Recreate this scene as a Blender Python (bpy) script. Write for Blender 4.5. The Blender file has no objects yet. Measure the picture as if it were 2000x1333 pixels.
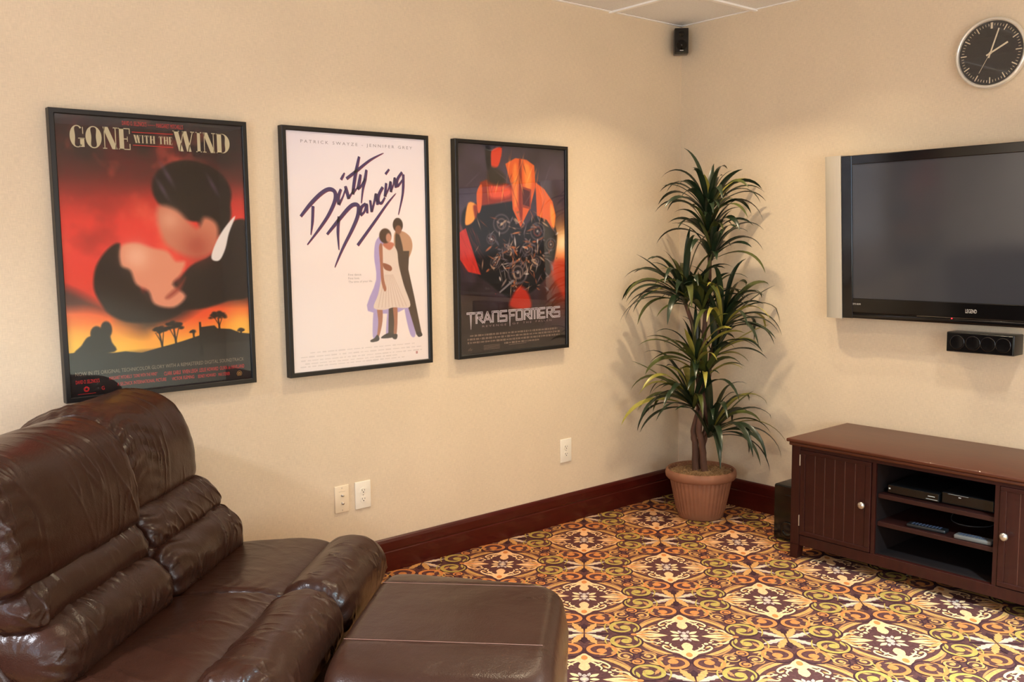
import bpy, bmesh, math, random
import numpy as np
from mathutils import Vector, Matrix, noise
from mathutils.geometry import tessellate_polygon
C = bpy.context.scene.collection
PI = math.pi
random.seed(7)

# ------------------------------------------------------------------ camera
cam_data = bpy.data.cameras.new('camera')
cam_data.sensor_width = 36.0
cam_data.lens = 33.166
cam_data.clip_start = 0.05
cam = bpy.data.objects.new('camera', cam_data)
C.objects.link(cam)
_f = Vector((0.6427, 0.7588, -0.1052)).normalized()
_r = Vector((0.7623, -0.6471, -0.0122))
_r = (_r - _f * _r.dot(_f)).normalized()
_u = _r.cross(_f)
cam.matrix_world = Matrix(((_r.x, _u.x, -_f.x, -4.376), (_r.y, _u.y, -_f.y, -3.625), (_r.z, _u.z, -_f.z, 1.518), (0, 0, 0, 1)))
bpy.context.scene.camera = cam

# ------------------------------------------------------------------ world, lights, exposure
sc = bpy.context.scene
sc.view_settings.view_transform = 'Standard'
sc.view_settings.look = 'None'
sc.view_settings.gamma = 1.0
sc.view_settings.use_curve_mapping = False
sc.view_settings.exposure = 0.0
W_ = bpy.data.worlds.new('world'); sc.world = W_
W_.use_nodes = True
W_.node_tree.nodes['Background'].inputs[0].default_value = (0.6, 0.7, 0.9, 1)
W_.node_tree.nodes['Background'].inputs[1].default_value = 1.0

def area(name, loc, size, power, col, rot=(0, 0, 0), shape='DISK', size_y=None, spread=PI):
    l = bpy.data.lights.new(name, 'AREA'); l.energy = power; l.color = col; l.shape = shape; l.size = size
    if size_y: l.size_y = size_y
    l.spread = spread
    o = bpy.data.objects.new(name, l); C.objects.link(o); o.location = loc; o.rotation_euler = rot
    return o
WARM = (1.0, 0.86, 0.68)
HC = 2.735
# recessed ceiling lamps, then added fill lights: x, y, watts, size, colour
DOWNLIGHTS_AND_FILL = [(-0.62, -1.25, 3.0, .05, (1, .84, .60), 105), (-0.86, -0.78, 11.0, .06, (1, .80, .54), 112), (-2.0, -0.95, 9.5, .06, (1, .82, .56), 125), (-1.0, -2.5, 10.5, .12, (1, .92, .80), 115),
              (-5.6, -1.2, 135, .3, (.86, .90, 1), 130), (-2.4, -4.3, 600, .3, (.55, .85, 1), 115), (-5.6, -4.2, 600, .3, (.55, .85, 1), 115)]  # far ones are added fill, tinted blue to cool the walls
for i, (x, y, pw, sz, cl, sp) in enumerate(DOWNLIGHTS_AND_FILL):
    area('downlight_and_fill', (x, y, HC - 0.02), sz, pw, cl, spread=math.radians(sp))
# daylight through the window behind the camera; the side one is added fill
area('window_daylight', (-4.2, -6.50, 1.6), 2.6, 105, (1, 1, 1), rot=(math.radians(115), 0, 0), shape='RECTANGLE', size_y=1.5)
area('side_fill', (-7.16, -3.4, 1.6), 2.4, 55, (.72, .95, 1.2), rot=(0, math.radians(-90), 0), shape='RECTANGLE', size_y=1.6)

# ------------------------------------------------------------------ helpers
def lin(c):
    return tuple(((v / 255.0) / 12.92 if v / 255.0 <= 0.04045 else (((v / 255.0) + 0.055) / 1.055) ** 2.4) for v in c)

class NT:
    def __init__(s, m): s.t = m.node_tree; s.n = s.t.nodes; s.l = s.t.links
    def add(s, typ, **kw):
        nd = s.n.new(typ)
        for k, v in kw.items():
            if k.startswith('in_'):
                nd.inputs[k[3:].replace('_', ' ')].default_value = v
            else: setattr(nd, k, v)
        return nd

def mat(name, rgb, rough=0.5, metal=0.0, spec=0.5, var=0.0, vscale=8.0, bump=0.0, bscale=200.0, stretch=(1, 1, 1), coat=0.0, emit=0.0, rvar=0.0, fine=0.0):
    m = bpy.data.materials.new(name); m.use_nodes = True
    N = NT(m); b = N.n['Principled BSDF']
    col = lin(rgb)
    b.inputs['Base Color'].default_value = (*col, 1)
    b.inputs['Roughness'].default_value = rough
    b.inputs['Metallic'].default_value = metal
    b.inputs['Specular IOR Level'].default_value = spec
    if coat: b.inputs['Coat Weight'].default_value = coat; b.inputs['Coat Roughness'].default_value = 0.05
    if emit:
        b.inputs['Emission Color'].default_value = (*col, 1); b.inputs['Emission Strength'].default_value = emit
    tc = N.add('ShaderNodeTexCoord'); mp = N.add('ShaderNodeMapping'); mp.inputs['Scale'].default_value = stretch
    N.l.new(tc.outputs['Object'], mp.inputs['Vector'])
    nz = N.add('ShaderNodeTexNoise', in_Scale=vscale, in_Detail=6.0)
    N.l.new(mp.outputs[0], nz.inputs['Vector'])
    if True:
        mr = N.add('ShaderNodeMapRange'); mr.inputs['To Min'].default_value = 1 - var; mr.inputs['To Max'].default_value = 1 + var
        mr.inputs['From Min'].default_value = 0.3; mr.inputs['From Max'].default_value = 0.7
        N.l.new(nz.outputs['Fac'], mr.inputs['Value'])
        mx = N.add('ShaderNodeVectorMath', operation='SCALE'); mx.inputs[0].default_value = col
        N.l.new(mr.outputs[0], mx.inputs['Scale']); N.l.new(mx.outputs[0], b.inputs['Base Color'])
    if rvar:
        r2 = N.add('ShaderNodeMapRange'); r2.inputs['To Min'].default_value = rough - rvar; r2.inputs['To Max'].default_value = rough + rvar
        r2.inputs['From Min'].default_value = 0.3; r2.inputs['From Max'].default_value = 0.7
        N.l.new(nz.outputs['Fac'], r2.inputs['Value']); N.l.new(r2.outputs[0], b.inputs['Roughness'])
    if bump:
        n2 = N.add('ShaderNodeTexNoise', in_Scale=bscale, in_Detail=3.0)
        N.l.new(mp.outputs[0], n2.inputs['Vector'])
        bp = N.add('ShaderNodeBump', in_Strength=bump, in_Distance=0.002)
        N.l.new(n2.outputs['Fac'], bp.inputs['Height']); N.l.new(bp.outputs[0], b.inputs['Normal'])
    return m

def wall_mat():
    m = mat('woven_wallpaper', (221, 202, 174), rough=0.75, spec=0.25, var=0.03, vscale=3.0)
    N = NT(m); b = N.n['Principled BSDF']
    tc = N.add('ShaderNodeTexCoord')
    w1 = N.add('ShaderNodeTexNoise', in_Scale=1.0, in_Detail=2.0); m1 = N.add('ShaderNodeMapping'); m1.inputs['Scale'].default_value = (40, 40, 500)
    w2 = N.add('ShaderNodeTexNoise', in_Scale=1.0, in_Detail=2.0); m2 = N.add('ShaderNodeMapping'); m2.inputs['Scale'].default_value = (500, 500, 40)
    for a_, b_ in ((m1, w1), (m2, w2)):
        N.l.new(tc.outputs['Object'], a_.inputs[0]); N.l.new(a_.outputs[0], b_.inputs['Vector'])
    ad = N.add('ShaderNodeMath', operation='ADD'); N.l.new(w1.outputs['Fac'], ad.inputs[0]); N.l.new(w2.outputs['Fac'], ad.inputs[1])
    mr = N.add('ShaderNodeMapRange'); mr.inputs['From Min'].default_value = 0.75; mr.inputs['From Max'].default_value = 1.25
    mr.inputs['To Min'].default_value = 0.93; mr.inputs['To Max'].default_value = 1.07
    N.l.new(ad.outputs[0], mr.inputs['Value'])
    src = b.inputs['Base Color'].links[0].from_socket
    sc_ = N.add('ShaderNodeVectorMath', operation='SCALE'); N.l.new(src, sc_.inputs[0]); N.l.new(mr.outputs[0], sc_.inputs['Scale'])
    N.l.new(sc_.outputs[0], b.inputs['Base Color'])
    bp = N.add('ShaderNodeBump', in_Strength=0.25, in_Distance=0.001); N.l.new(ad.outputs[0], bp.inputs['Height']); N.l.new(bp.outputs[0], b.inputs['Normal'])
    return m

def leather_mat():
    m = mat('brown_leather', (49, 26, 17), rough=0.31, spec=0.36, var=0.12, vscale=5.0, rvar=0.05)
    N = NT(m); b = N.n['Principled BSDF']
    tc = N.add('ShaderNodeTexCoord')
    vo = N.add('ShaderNodeTexVoronoi', in_Scale=260.0); N.l.new(tc.outputs['Object'], vo.inputs['Vector'])
    nz = N.add('ShaderNodeTexNoise', in_Scale=22.0, in_Detail=5.0); N.l.new(tc.outputs['Object'], nz.inputs['Vector'])
    b1 = N.add('ShaderNodeBump', in_Strength=0.22, in_Distance=0.0012); N.l.new(vo.outputs['Distance'], b1.inputs['Height'])
    b2 = N.add('ShaderNodeBump', in_Strength=0.30, in_Distance=0.006); N.l.new(nz.outputs['Fac'], b2.inputs['Height'])
    N.l.new(b1.outputs[0], b2.inputs['Normal']); N.l.new(b2.outputs[0], b.inputs['Normal'])
    return m

def wood_mat(name, rgb, rough=0.35, stretch=(1, 1, 1), var=0.22, coat=0.15):
    m = mat(name, rgb, rough=rough, spec=0.3, var=var, vscale=6.0, stretch=stretch, coat=coat)
    return m

def glass_mat():
    m = bpy.data.materials.new('clear_glazing'); m.use_nodes = True
    N = NT(m); N.n.clear()
    out = N.add('ShaderNodeOutputMaterial'); tr = N.add('ShaderNodeBsdfTransparent'); gl = N.add('ShaderNodeBsdfGlossy', in_Roughness=0.015)
    lw = N.add('ShaderNodeLayerWeight'); pw = N.add('ShaderNodeMath', operation='POWER'); pw.inputs[1].default_value = 5.0
    N.l.new(lw.outputs['Facing'], pw.inputs[0])
    mr = N.add('ShaderNodeMapRange'); mr.inputs['To Min'].default_value = 0.045; mr.inputs['To Max'].default_value = 1.0
    N.l.new(pw.outputs[0], mr.inputs['Value'])
    mx = N.add('ShaderNodeMixShader'); N.l.new(mr.outputs[0], mx.inputs[0]); N.l.new(tr.outputs[0], mx.inputs[1]); N.l.new(gl.outputs[0], mx.inputs[2])
    N.l.new(mx.outputs[0], out.inputs[0])
    return m

def art_mat():
    m = bpy.data.materials.new('printed_art'); m.use_nodes = True
    N = NT(m); b = N.n['Principled BSDF']; b.inputs['Roughness'].default_value = 0.6; b.inputs['Specular IOR Level'].default_value = 0.2
    a = N.add('ShaderNodeAttribute'); a.attribute_name = 'art'
    N.l.new(a.outputs['Color'], b.inputs['Base Color'])
    return m

M = dict(
    wall=wall_mat(), leather=leather_mat(), glass=glass_mat(), art=art_mat(),
    base=wood_mat('mahogany_trim', (70, 18, 12), rough=0.32, stretch=(1, 1, 14), var=0.12, coat=0.3),
    cab=wood_mat('cherry_cabinet', (46, 14, 9), rough=0.42, stretch=(12, 12, 1.2), var=0.2),
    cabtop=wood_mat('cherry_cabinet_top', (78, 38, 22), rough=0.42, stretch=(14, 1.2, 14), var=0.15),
    groove=mat('plank_groove', (104, 58, 40), rough=0.6),
    shelf=wood_mat('cherry_shelf', (44, 15, 10), rough=0.5, stretch=(2, 1, 10), var=0.15),
    unit=mat('black_metal_casing', (9, 9, 10), rough=0.45, var=0.03),
    cabin=wood_mat('shaded_cabinet_inside', (22, 9, 7), rough=0.7, stretch=(2, 1, 10), var=0.15, coat=0.0),  # cherry darkened, the shade of the recess sits in the colour
    ceil=mat('ceiling_tile', (236, 235, 233), rough=0.95, spec=0.1, var=0.05, vscale=120.0, bump=0.4, bscale=160.0),
    grid=mat('ceiling_grid', (254, 253, 250), rough=0.5, var=0.01),
    black=mat('black_frame', (15, 14, 14), rough=0.38, var=0.05, bump=0.05),
    gloss=mat('gloss_black_plastic', (10, 10, 11), rough=0.12, var=0.03),
    satin=mat('satin_black', (13, 13, 14), rough=0.32, var=0.05),
    screen=mat('plasma_glass', (58, 60, 66), rough=0.10, spec=0.5, var=0.02),
    silver=mat('brushed_silver', (206, 200, 186), rough=0.38, metal=0.35, var=0.05, vscale=300.0, stretch=(1, 1, 0.02)),
    rim=mat('silver_rim', (226, 221, 208), rough=0.25, metal=0.45, var=0.02),
    chrome=mat('polished_metal', (215, 210, 200), rough=0.15, metal=1.0, var=0.02),
    nickel=mat('brushed_nickel', (205, 198, 186), rough=0.28, metal=0.9, var=0.02),
    plate=mat('white_plastic', (240, 232, 214), rough=0.4, var=0.01),
    plate2=mat('ivory_plastic', (236, 218, 188), rough=0.4, var=0.01),
    hole=mat('dark_slot', (30, 26, 24), rough=0.8, var=0.01),
    paper=mat('white_poster_paper', (238, 232, 228), rough=0.7, var=0.01),
    led=mat('red_indicator', (255, 30, 40), rough=0.4, emit=6.0),
    logo=mat('silver_print', (205, 200, 192), rough=0.4, var=0.02),
    pot=mat('terracotta_plastic', (146, 98, 72), rough=0.55, spec=0.35, var=0.10, vscale=14.0, bump=0.15, bscale=120.0),
    moss=mat('dry_moss', (158, 124, 84), rough=0.95, var=0.45, vscale=120.0, bump=0.9, bscale=120.0),
    bark=mat('brown_bark', (92, 62, 46), rough=0.75, var=0.35, vscale=30.0, stretch=(1, 1, 0.25), bump=0.7, bscale=90.0),
    leafd=mat('dark_green_leaf', (32, 46, 28), rough=0.32, spec=0.5, var=0.3, vscale=14.0),
    leafo=mat('olive_leaf', (70, 76, 32), rough=0.36, spec=0.5, var=0.3, vscale=14.0),
    leafy=mat('yellow_green_leaf', (150, 142, 62), rough=0.36, spec=0.5, var=0.2, vscale=14.0),
    dial=mat('black_clock_dial', (14, 16, 15), rough=0.5, var=0.02),
    hands=mat('cream_enamel', (225, 212, 182), rough=0.5, var=0.01),
    ground=mat('carpet_maroon', (88, 54, 50), rough=1.0, spec=0.05, var=0.25, vscale=90.0, bump=0.8, bscale=700.0),
    wood_door=wood_mat('door_wood', (70, 28, 18), rough=0.4, stretch=(8, 8, 1)),
)
for k, rgb in dict(c_cream=(226, 172, 122), c_gold=(196, 140, 82), c_olive=(172, 142, 72), c_orange=(196, 120, 66), c_tan=(172, 118, 72), c_grey=(184, 158, 142), c_dark=(66, 40, 42), c_peach=(232, 186, 136)).items():
    M[k] = mat('carpet_' + k[2:], rgb, rough=1.0, spec=0.05, var=0.14, vscale=90.0, bump=0.8, bscale=700.0)

def tag(o, label=None, cat=None, group=None, kind=None):
    if label: o['label'] = label
    if cat: o['category'] = cat
    if group: o['group'] = group
    if kind: o['kind'] = kind
    return o

def thing(name, label, cat, loc=(0, 0, 0), rotz=0, group=None):
    o = bpy.data.objects.new(name, None); C.objects.link(o); o.empty_display_size = 0.1
    o.location = loc; o.rotation_euler = (0, 0, rotz)
    return tag(o, label, cat, group)

def wmat(o):
    m = Matrix.Identity(4)
    while o is not None:
        m = o.matrix_basis.copy() @ m; o = o.parent
    return m

def obj(name, bm, mats, parent=None, smooth=None, local=False):
    """bm is in world coordinates (or in the parent's, with local=True)"""
    if parent is not None and not local: bm.transform(wmat(parent).inverted())
    me = bpy.data.meshes.new(name)
    if smooth:
        for f in bm.faces: f.smooth = True
        if smooth < 3.0:
            for e in bm.edges:
                if len(e.link_faces) == 2 and e.calc_face_angle(0) > smooth: e.smooth = False
    bm.to_mesh(me); bm.free()
    for m_ in (mats if isinstance(mats, (list, tuple)) else [mats]): me.materials.append(m_)
    o = bpy.data.objects.new(name, me); C.objects.link(o)
    if parent is not None: o.parent = parent
    return o

def box(bm, x0, x1, y0, y1, z0, z1, bev=0.0, seg=2, mi=0):
    x0, x1 = sorted((x0, x1)); y0, y1 = sorted((y0, y1)); z0, z1 = sorted((z0, z1))
    tmp = bmesh.new()
    bmesh.ops.create_cube(tmp, size=1.0, matrix=Matrix.Translation(((x0 + x1) / 2, (y0 + y1) / 2, (z0 + z1) / 2)) @ Matrix.Diagonal((x1 - x0, y1 - y0, z1 - z0, 1)))
    if bev > 0: bmesh.ops.bevel(tmp, geom=tmp.edges[:], offset=min(bev, 0.49 * min(x1 - x0, y1 - y0, z1 - z0)), segments=seg, profile=0.5, affect='EDGES')
    merge(bm, tmp, mi); return bm

def merge(bm, tmp, mi=0, mtx=None):
    vs = {v: bm.verts.new(mtx @ v.co if mtx else v.co) for v in tmp.verts}
    for f in tmp.faces:
        try:
            nf = bm.faces.new([vs[v] for v in f.verts]); nf.material_index = mi; nf.smooth = f.smooth
        except ValueError: pass
    tmp.free()

def B(*a, **k):
    return box(bmesh.new(), *a, **k)

def cyl(bm, p0, p1, r0, r1=None, n=24, mi=0, caps=True):
    p0, p1 = Vector(p0), Vector(p1); r1 = r0 if r1 is None else r1
    d = (p1 - p0).normalized(); a = d.orthogonal().normalized(); b = d.cross(a)
    A0 = [bm.verts.new(p0 + (a * math.cos(t) + b * math.sin(t)) * r0) for t in [2 * PI * i / n for i in range(n)]]
    A1 = [bm.verts.new(p1 + (a * math.cos(t) + b * math.sin(t)) * r1) for t in [2 * PI * i / n for i in range(n)]]
    for i in range(n):
        f = bm.faces.new((A0[i], A0[(i + 1) % n], A1[(i + 1) % n], A1[i])); f.material_index = mi
    if caps:
        bm.faces.new(A0[::-1]).material_index = mi; bm.faces.new(A1).material_index = mi
    return bm

def tube(bm, pts, rad, n=10, mi=0):
    pts = [Vector(p) for p in pts]; rings = []; prev = None
    for i, p in enumerate(pts):
        d = (pts[min(i + 1, len(pts) - 1)] - pts[max(i - 1, 0)]).normalized()
        a = (prev - d * prev.dot(d)) if prev is not None else d.orthogonal()
        if a.length < 1e-6: a = d.orthogonal()
        a.normalize(); prev = a; b = d.cross(a); r = rad[i] if isinstance(rad, (list, tuple)) else rad
        rings.append([bm.verts.new(p + (a * math.cos(2 * PI * k / n) + b * math.sin(2 * PI * k / n)) * r) for k in range(n)])
    for i in range(len(rings) - 1):
        for k in range(n):
            f = bm.faces.new((rings[i][k], rings[i][(k + 1) % n], rings[i + 1][(k + 1) % n], rings[i + 1][k])); f.material_index = mi
    bm.faces.new(rings[0][::-1]).material_index = mi; bm.faces.new(rings[-1]).material_index = mi
    return bm

def lathe(bm, prof, cx, cy, n=64, mod=None, mi=0):
    rings = []
    for j, (r, z) in enumerate(prof):
        ring = []
        for i in range(n):
            t = 2 * PI * i / n; rr = r * (1 + (mod(t, z, r) if mod else 0))
            ring.append(bm.verts.new((cx + rr * math.cos(t), cy + rr * math.sin(t), z)))
        rings.append(ring)
    for j in range(len(rings) - 1):
        for i in range(n):
            f = bm.faces.new((rings[j][i], rings[j][(i + 1) % n], rings[j + 1][(i + 1) % n], rings[j + 1][i])); f.material_index = mi
    return rings

def catmull(pts, n=8, closed=False):
    P = [np.array(p, float) for p in pts]; out = []; m = len(P)
    segs = m if closed else m - 1
    for i in range(segs):
        if closed: p0, p1, p2, p3 = P[(i - 1) % m], P[i], P[(i + 1) % m], P[(i + 2) % m]
        else: p0, p1, p2, p3 = P[max(i - 1, 0)], P[i], P[i + 1], P[min(i + 2, m - 1)]
        for k in range(n):
            t = k / n
            out.append(0.5 * ((2 * p1) + (-p0 + p2) * t + (2 * p0 - 5 * p1 + 4 * p2 - p3) * t * t + (-p0 + 3 * p1 - 3 * p2 + p3) * t ** 3))
    if not closed: out.append(P[-1])
    return out

# ------------------------------------------------------------------ the setting
def struct(name, bm, m, parent=None, smooth=None):
    o = obj(name, bm, m, parent, smooth)
    if parent is None: o['kind'] = 'structure'
    return o
X0, Y0 = -7.2, -6.6
struct('wall_left', B(X0, 0.12, 0, 0.12, -0.02, HC + 0.05), M['wall'])
struct('wall_right', B(0, 0.12, Y0, 0, -0.02, HC + 0.05), M['wall'])
# wall behind the camera with a window opening, and the far side wall with an added window opening
wb = bmesh.new()
wx0, wx1, wz0, wz1 = -5.6, -2.8, 0.8, 2.4
box(wb, X0, wx0, Y0 - 0.12, Y0, -0.02, HC + 0.05); box(wb, wx1, 0.12, Y0 - 0.12, Y0, -0.02, HC + 0.05)
box(wb, wx0, wx1, Y0 - 0.12, Y0, -0.02, wz0); box(wb, wx0, wx1, Y0 - 0.12, Y0, wz1, HC + 0.05)
struct('wall_back', wb, M['wall'])
ws = bmesh.new()
box(ws, X0 - .12, X0, Y0, -4.65, -0.02, HC + .05); box(ws, X0 - .12, X0, -2.15, 0.12, -0.02, HC + .05); box(ws, X0 - .12, X0, -4.65, -2.15, -.02, wz0); box(ws, X0 - .12, X0, -4.65, -2.15, wz1, HC + .05)
struct('wall_side', ws, M['wall'])
ws = bmesh.new()
for a_ in ((-4.65, -4.59, wz0, wz1), (-2.21, -2.15, wz0, wz1), (-4.65, -2.15, wz0, wz0 + .06), (-4.65, -2.15, wz1 - .06, wz1), (-3.43, -3.37, wz0, wz1)):
    box(ws, X0 - .08, X0 + .02, a_[0], a_[1], a_[2], a_[3], .005)
struct('added_window', ws, M['base'])  # unseen window frame, added to go with the side fill light
wf = bmesh.new()
for a_ in ((wx0, wx0 + .06, wz0, wz1), (wx1 - .06, wx1, wz0, wz1), (wx0, wx1, wz0, wz0 + .06), (wx0, wx1, wz1 - .06, wz1), (-4.23, -4.17, wz0, wz1)):
    box(wf, a_[0], a_[1], Y0 - 0.08, Y0 + 0.02, a_[2], a_[3], 0.005)
struct('window_1', wf, M['base'])
cb = B(X0, 0.12, Y0 - 0.12, 0.12, HC, HC + 0.05)
ceil = struct('ceiling', cb, M['ceil'])
gb = bmesh.new()
gx = [-0.585 - 0.61 * i for i in range(11)]; gy = [-0.51 - 0.61 * i for i in range(10)]
for x in gx: box(gb, x - 0.012, x + 0.012, Y0, 0, HC - 0.009, HC + 0.001)
for y in gy: box(gb, X0, 0, y - 0.012, y + 0.012, HC - 0.0095, HC + 0.001)
box(gb, X0, 0, -0.018, 0, HC - 0.003, HC + 0.001); box(gb, -0.018, 0, Y0, 0, HC - 0.003, HC + 0.001)
obj('ceiling_grid', gb, M['grid'], ceil)

def base_prof(bm, side):
    prof = [(0, 0), (0.017, 0), (0.017, 0.092), (0.0145, 0.096), (0.0145, 0.100), (0.0165, 0.104), (0.0165, 0.140), (0.012, 0.152), (0.006, 0.157), (0, 0.157)]
    L0, L1 = ((X0, -0.0) if side == 'left' else (Y0, -0.0))
    rows = []
    for s in (L0, L1):
        rows.append([bm.verts.new((s, -d, z) if side == 'left' else (-d, s, z)) for d, z in prof])
    n = len(prof)
    for i in range(n):
        a_, b_ = rows[0][i], rows[0][(i + 1) % n]; c_, d_ = rows[1][(i + 1) % n], rows[1][i]
        bm.faces.new((a_, b_, c_, d_) if side == 'left' else (d_, c_, b_, a_))
    bm.faces.new(rows[0]); bm.faces.new(rows[1][::-1])
    bmesh.ops.recalc_face_normals(bm, faces=bm.faces[:])
    return bm
struct('baseboard_left', base_prof(bmesh.new(), 'left'), M['base'])
struct('baseboard_right', base_prof(bmesh.new(), 'right'), M['base'])
struct('trim_1', B(-0.003, 0, -0.003, 0, 0.157, HC), mat('corner_caulk', (226, 204, 174), rough=0.7))

# ------------------------------------------------------------------ carpet
def carpet():
    bm = bmesh.new()
    box(bm, X0, 0.05, Y0, 0.05, -0.05, 0.0, mi=0)
    names = ['ground', 'c_cream', 'c_gold', 'c_olive', 'c_orange', 'c_tan', 'c_grey', 'c_dark', 'c_peach']
    ix = {n: i for i, n in enumerate(names)}
    V, F = [], []           # motif geometry in (u, v, layer) units
    cnt = [0]
    def poly(pts, col, layer, mir='uv', step=True):
        if step: cnt[0] += 1
        mk = 0
        for su in ((1, -1) if 'u' in mir else (1,)):
            for sv in ((1, -1) if 'v' in mir else (1,)):
                q = [(p[0] * su, p[1] * sv) for p in pts]; mk += 1
                ar = sum(q[i][0] * q[(i + 1) % len(q)][1] - q[(i + 1) % len(q)][0] * q[i][1] for i in range(len(q)))
                if ar < 0: q = q[::-1]
                b_ = len(V); V.extend([(x, y, layer * 1000 + cnt[0] * 4 + mk) for x, y in q]); 
                if len(q) <= 4: F.append((list(range(b_, b_ + len(q))), ix[col]))
                else:
                    for tri in tessellate_polygon([[Vector((x, y, 0)) for x, y in q]]): F.append(([b_ + k for k in tri], ix[col]))
    def strip(pts, w, col, layer, mir='uv', n=6):
        c_ = catmull(pts, n) if n else [np.array(p, float) for p in pts]
        m_ = len(c_); L, R_ = [], []
        for i in range(m_):
            d = c_[min(i + 1, m_ - 1)] - c_[max(i - 1, 0)]; d = d / (np.hypot(*d) + 1e-9); nn = np.array((-d[1], d[0]))
            t = i / (m_ - 1); ww = w(t) if callable(w) else np.interp(t, np.linspace(0, 1, len(w)), w)
            L.append(c_[i] + nn * ww / 2); R_.append(c_[i] - nn * ww / 2)
        cnt[0] += 1
        for i in range(m_ - 1):
            poly([L[i], L[i + 1], R_[i + 1], R_[i]], col, layer, mir, False)
    def disc(cx, cy, r, col, layer, mir='uv', n=18, ry=None):
        poly([(cx + r * math.cos(2 * PI * i / n), cy + (ry or r) * math.sin(2 * PI * i / n)) for i in range(n)], col, layer, mir)
    def leaf(x0, y0, x1, y1, w, col, layer, mir='uv', notch=0):
        d = np.array((x1 - x0, y1 - y0), float); L = np.hypot(*d); d /= L; nn = np.array((-d[1], d[0])); P = []
        prof = [(0, .12), (.15, .55), (.35, .95), (.5, 1), (.7, .75), (.88, .35), (1, 0)]
        if notch: prof = [(0, .1), (.15, .5), (.3, .95), (.36, .62), (.5, 1.0), (.58, .66), (.72, .85), (.8, .4), (1, 0)]
        for t, a_ in prof: P.append(np.array((x0, y0)) + d * L * t + nn * w * a_ / 2)
        for t, a_ in prof[::-1][1:]: P.append(np.array((x0, y0)) + d * L * t - nn * w * a_ / 2)
        poly(P, col, layer, mir)
    def scroll(cx, cy, R_, a0, turn, col, layer, core, w0=.07, w1=.02, mir='uv', dark=True):
        """spiral band that starts at angle a0 on the outer radius and winds inwards to the core"""
        if dark: disc(cx, cy, R_ + 0.008, 'c_dark', layer - 2, mir, 26); disc(cx, cy, R_ - .012, 'ground', layer - 1, mir, 26)
        pts = []; ro = R_ - w0 * .5; full = 1.0
        for i in range(37):
            t = i / 36 * 1.12; a_ = a0 + turn * t
            r = ro if t < .70 else ro - (ro - core * .75) * ((t - .70) / .42) ** 1.1
            pts.append((cx + r * math.cos(a_), cy + r * math.sin(a_)))
        strip(pts, [w1, w0 * .55, w0 * .85, w0, w0 * .95, w0 * .8, w0 * .7, w0 * .5], col, layer, mir, 0)
        disc(cx, cy, core, col, layer, mir)
        strip([(cx + core * .75 * math.cos(q) , cy + core * .75 * math.sin(q)) for q in [a0 + turn * (1.0 + .05 * k) for k in range(8)]], [.004, .012, .004], 'c_tan', layer + 1, mir, 0)
    # medallion
    disc(0, 0, 0.042, 'c_grey', 3, 'n', 12); disc(0, 0, 0.018, 'c_peach', 4, 'n', 8)
    leaf(.05, 0, .14, 0, .05, 'c_peach', 3, 'u'); leaf(0, .04, 0, .10, .05, 'c_grey', 3, 'v')
    leaf(.05, .045, .135, .115, .05, 'c_peach', 3)
    leaf(.035, .06, .05, .13, .035, 'c_grey', 3)
    # spear fleur along u
    leaf(.46, 0, .165, 0, .10, 'c_cream', 4, 'u'); leaf(.50, 0, .30, 0, .035, 'c_orange', 5, 'u')
    strip([(.47, .01), (.40, .07), (.34, .085), (.27, .075), (.245, .105), (.27, .125)], [.03, .035, .03, .022, .016, .012], 'c_cream', 4)
    strip([(.47, .02), (.42, .11), (.37, .16), (.31, .165), (.28, .20), (.31, .225)], [.03, .035, .03, .022, .015, .01], 'c_cream', 4)
    leaf(.46, .03, .33, .12, .05, 'c_gold', 4)
    disc(.50, 0, .035, 'c_orange', 5, 'u', 12, .025)
    # lily fleur along v
    poly([(0, .16), (.03, .18), (.055, .23), (.05, .28), (.035, .32), (.06, .35), (.10, .36), (.145, .335), (.13, .39), (.09, .42), (.06, .47), (.045, .52), (0, .53)], 'c_cream', 4)
    disc(0, .44, .032, 'c_orange', 5, 'v', 12, .05)
    strip([(.07, .40), (.14, .375), (.20, .33), (.235, .275), (.22, .235), (.19, .25)], [.03, .03, .025, .02, .018, .012], 'c_peach', 4)
    strip([(.06, .36), (.12, .30), (.16, .235), (.15, .19)], [.025, .022, .018, .01], 'c_peach', 4)
    disc(.19, .18, .022, 'c_peach', 4); disc(.235, .15, .018, 'c_peach', 4)
    leaf(.17, .285, .23, .22, .03, 'c_gold', 3)
    # ring
    strip([(.47, .07), (.445, .16), (.375, .275), (.27, .375), (.15, .455), (.05, .49)], [.02, .04, .046, .046, .04, .02], 'c_gold', 2)
    strip([(.40, .235), (.33, .32), (.24, .395)], [.004, .012, .004], 'c_olive', 3)
    # big scrolls
    scroll(.585, .165, .163, PI * 1.15, -2 * PI * 0.92, 'c_olive', 6, .052, .046, .010)
    scroll(.168, .60, .160, -PI * .40, 2 * PI * 0.92, 'c_orange', 6, .050, .046, .010)
    leaf(.50, .05, .475, .17, .035, 'c_olive', 7); leaf(.52, .26, .60, .25, .03, 'c_gold', 7)
    leaf(.26, .53, .30, .60, .04, 'c_tan', 7); leaf(.14, .50, .22, .52, .025, 'c_gold', 7)
    # accents in the middle between two medallions
    for (cx, cy, R_, col, a0, tr) in ((.395, .50, .078, 'c_gold', 0.2, 5.6), (.605, .50, .078, 'c_gold', PI + 0.2, 5.6), (.5, .385, .066, 'c_orange', 1.7, -5.6), (.5, .615, .066, 'c_orange', -1.4, -5.6)):
        scroll(cx, cy, R_, a0, tr, col, 6, .026, .024, .01)
    leaf(.455, .44, .36, .395, .03, 'c_tan', 5); leaf(.545, .56, .64, .605, .03, 'c_tan', 5)
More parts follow.
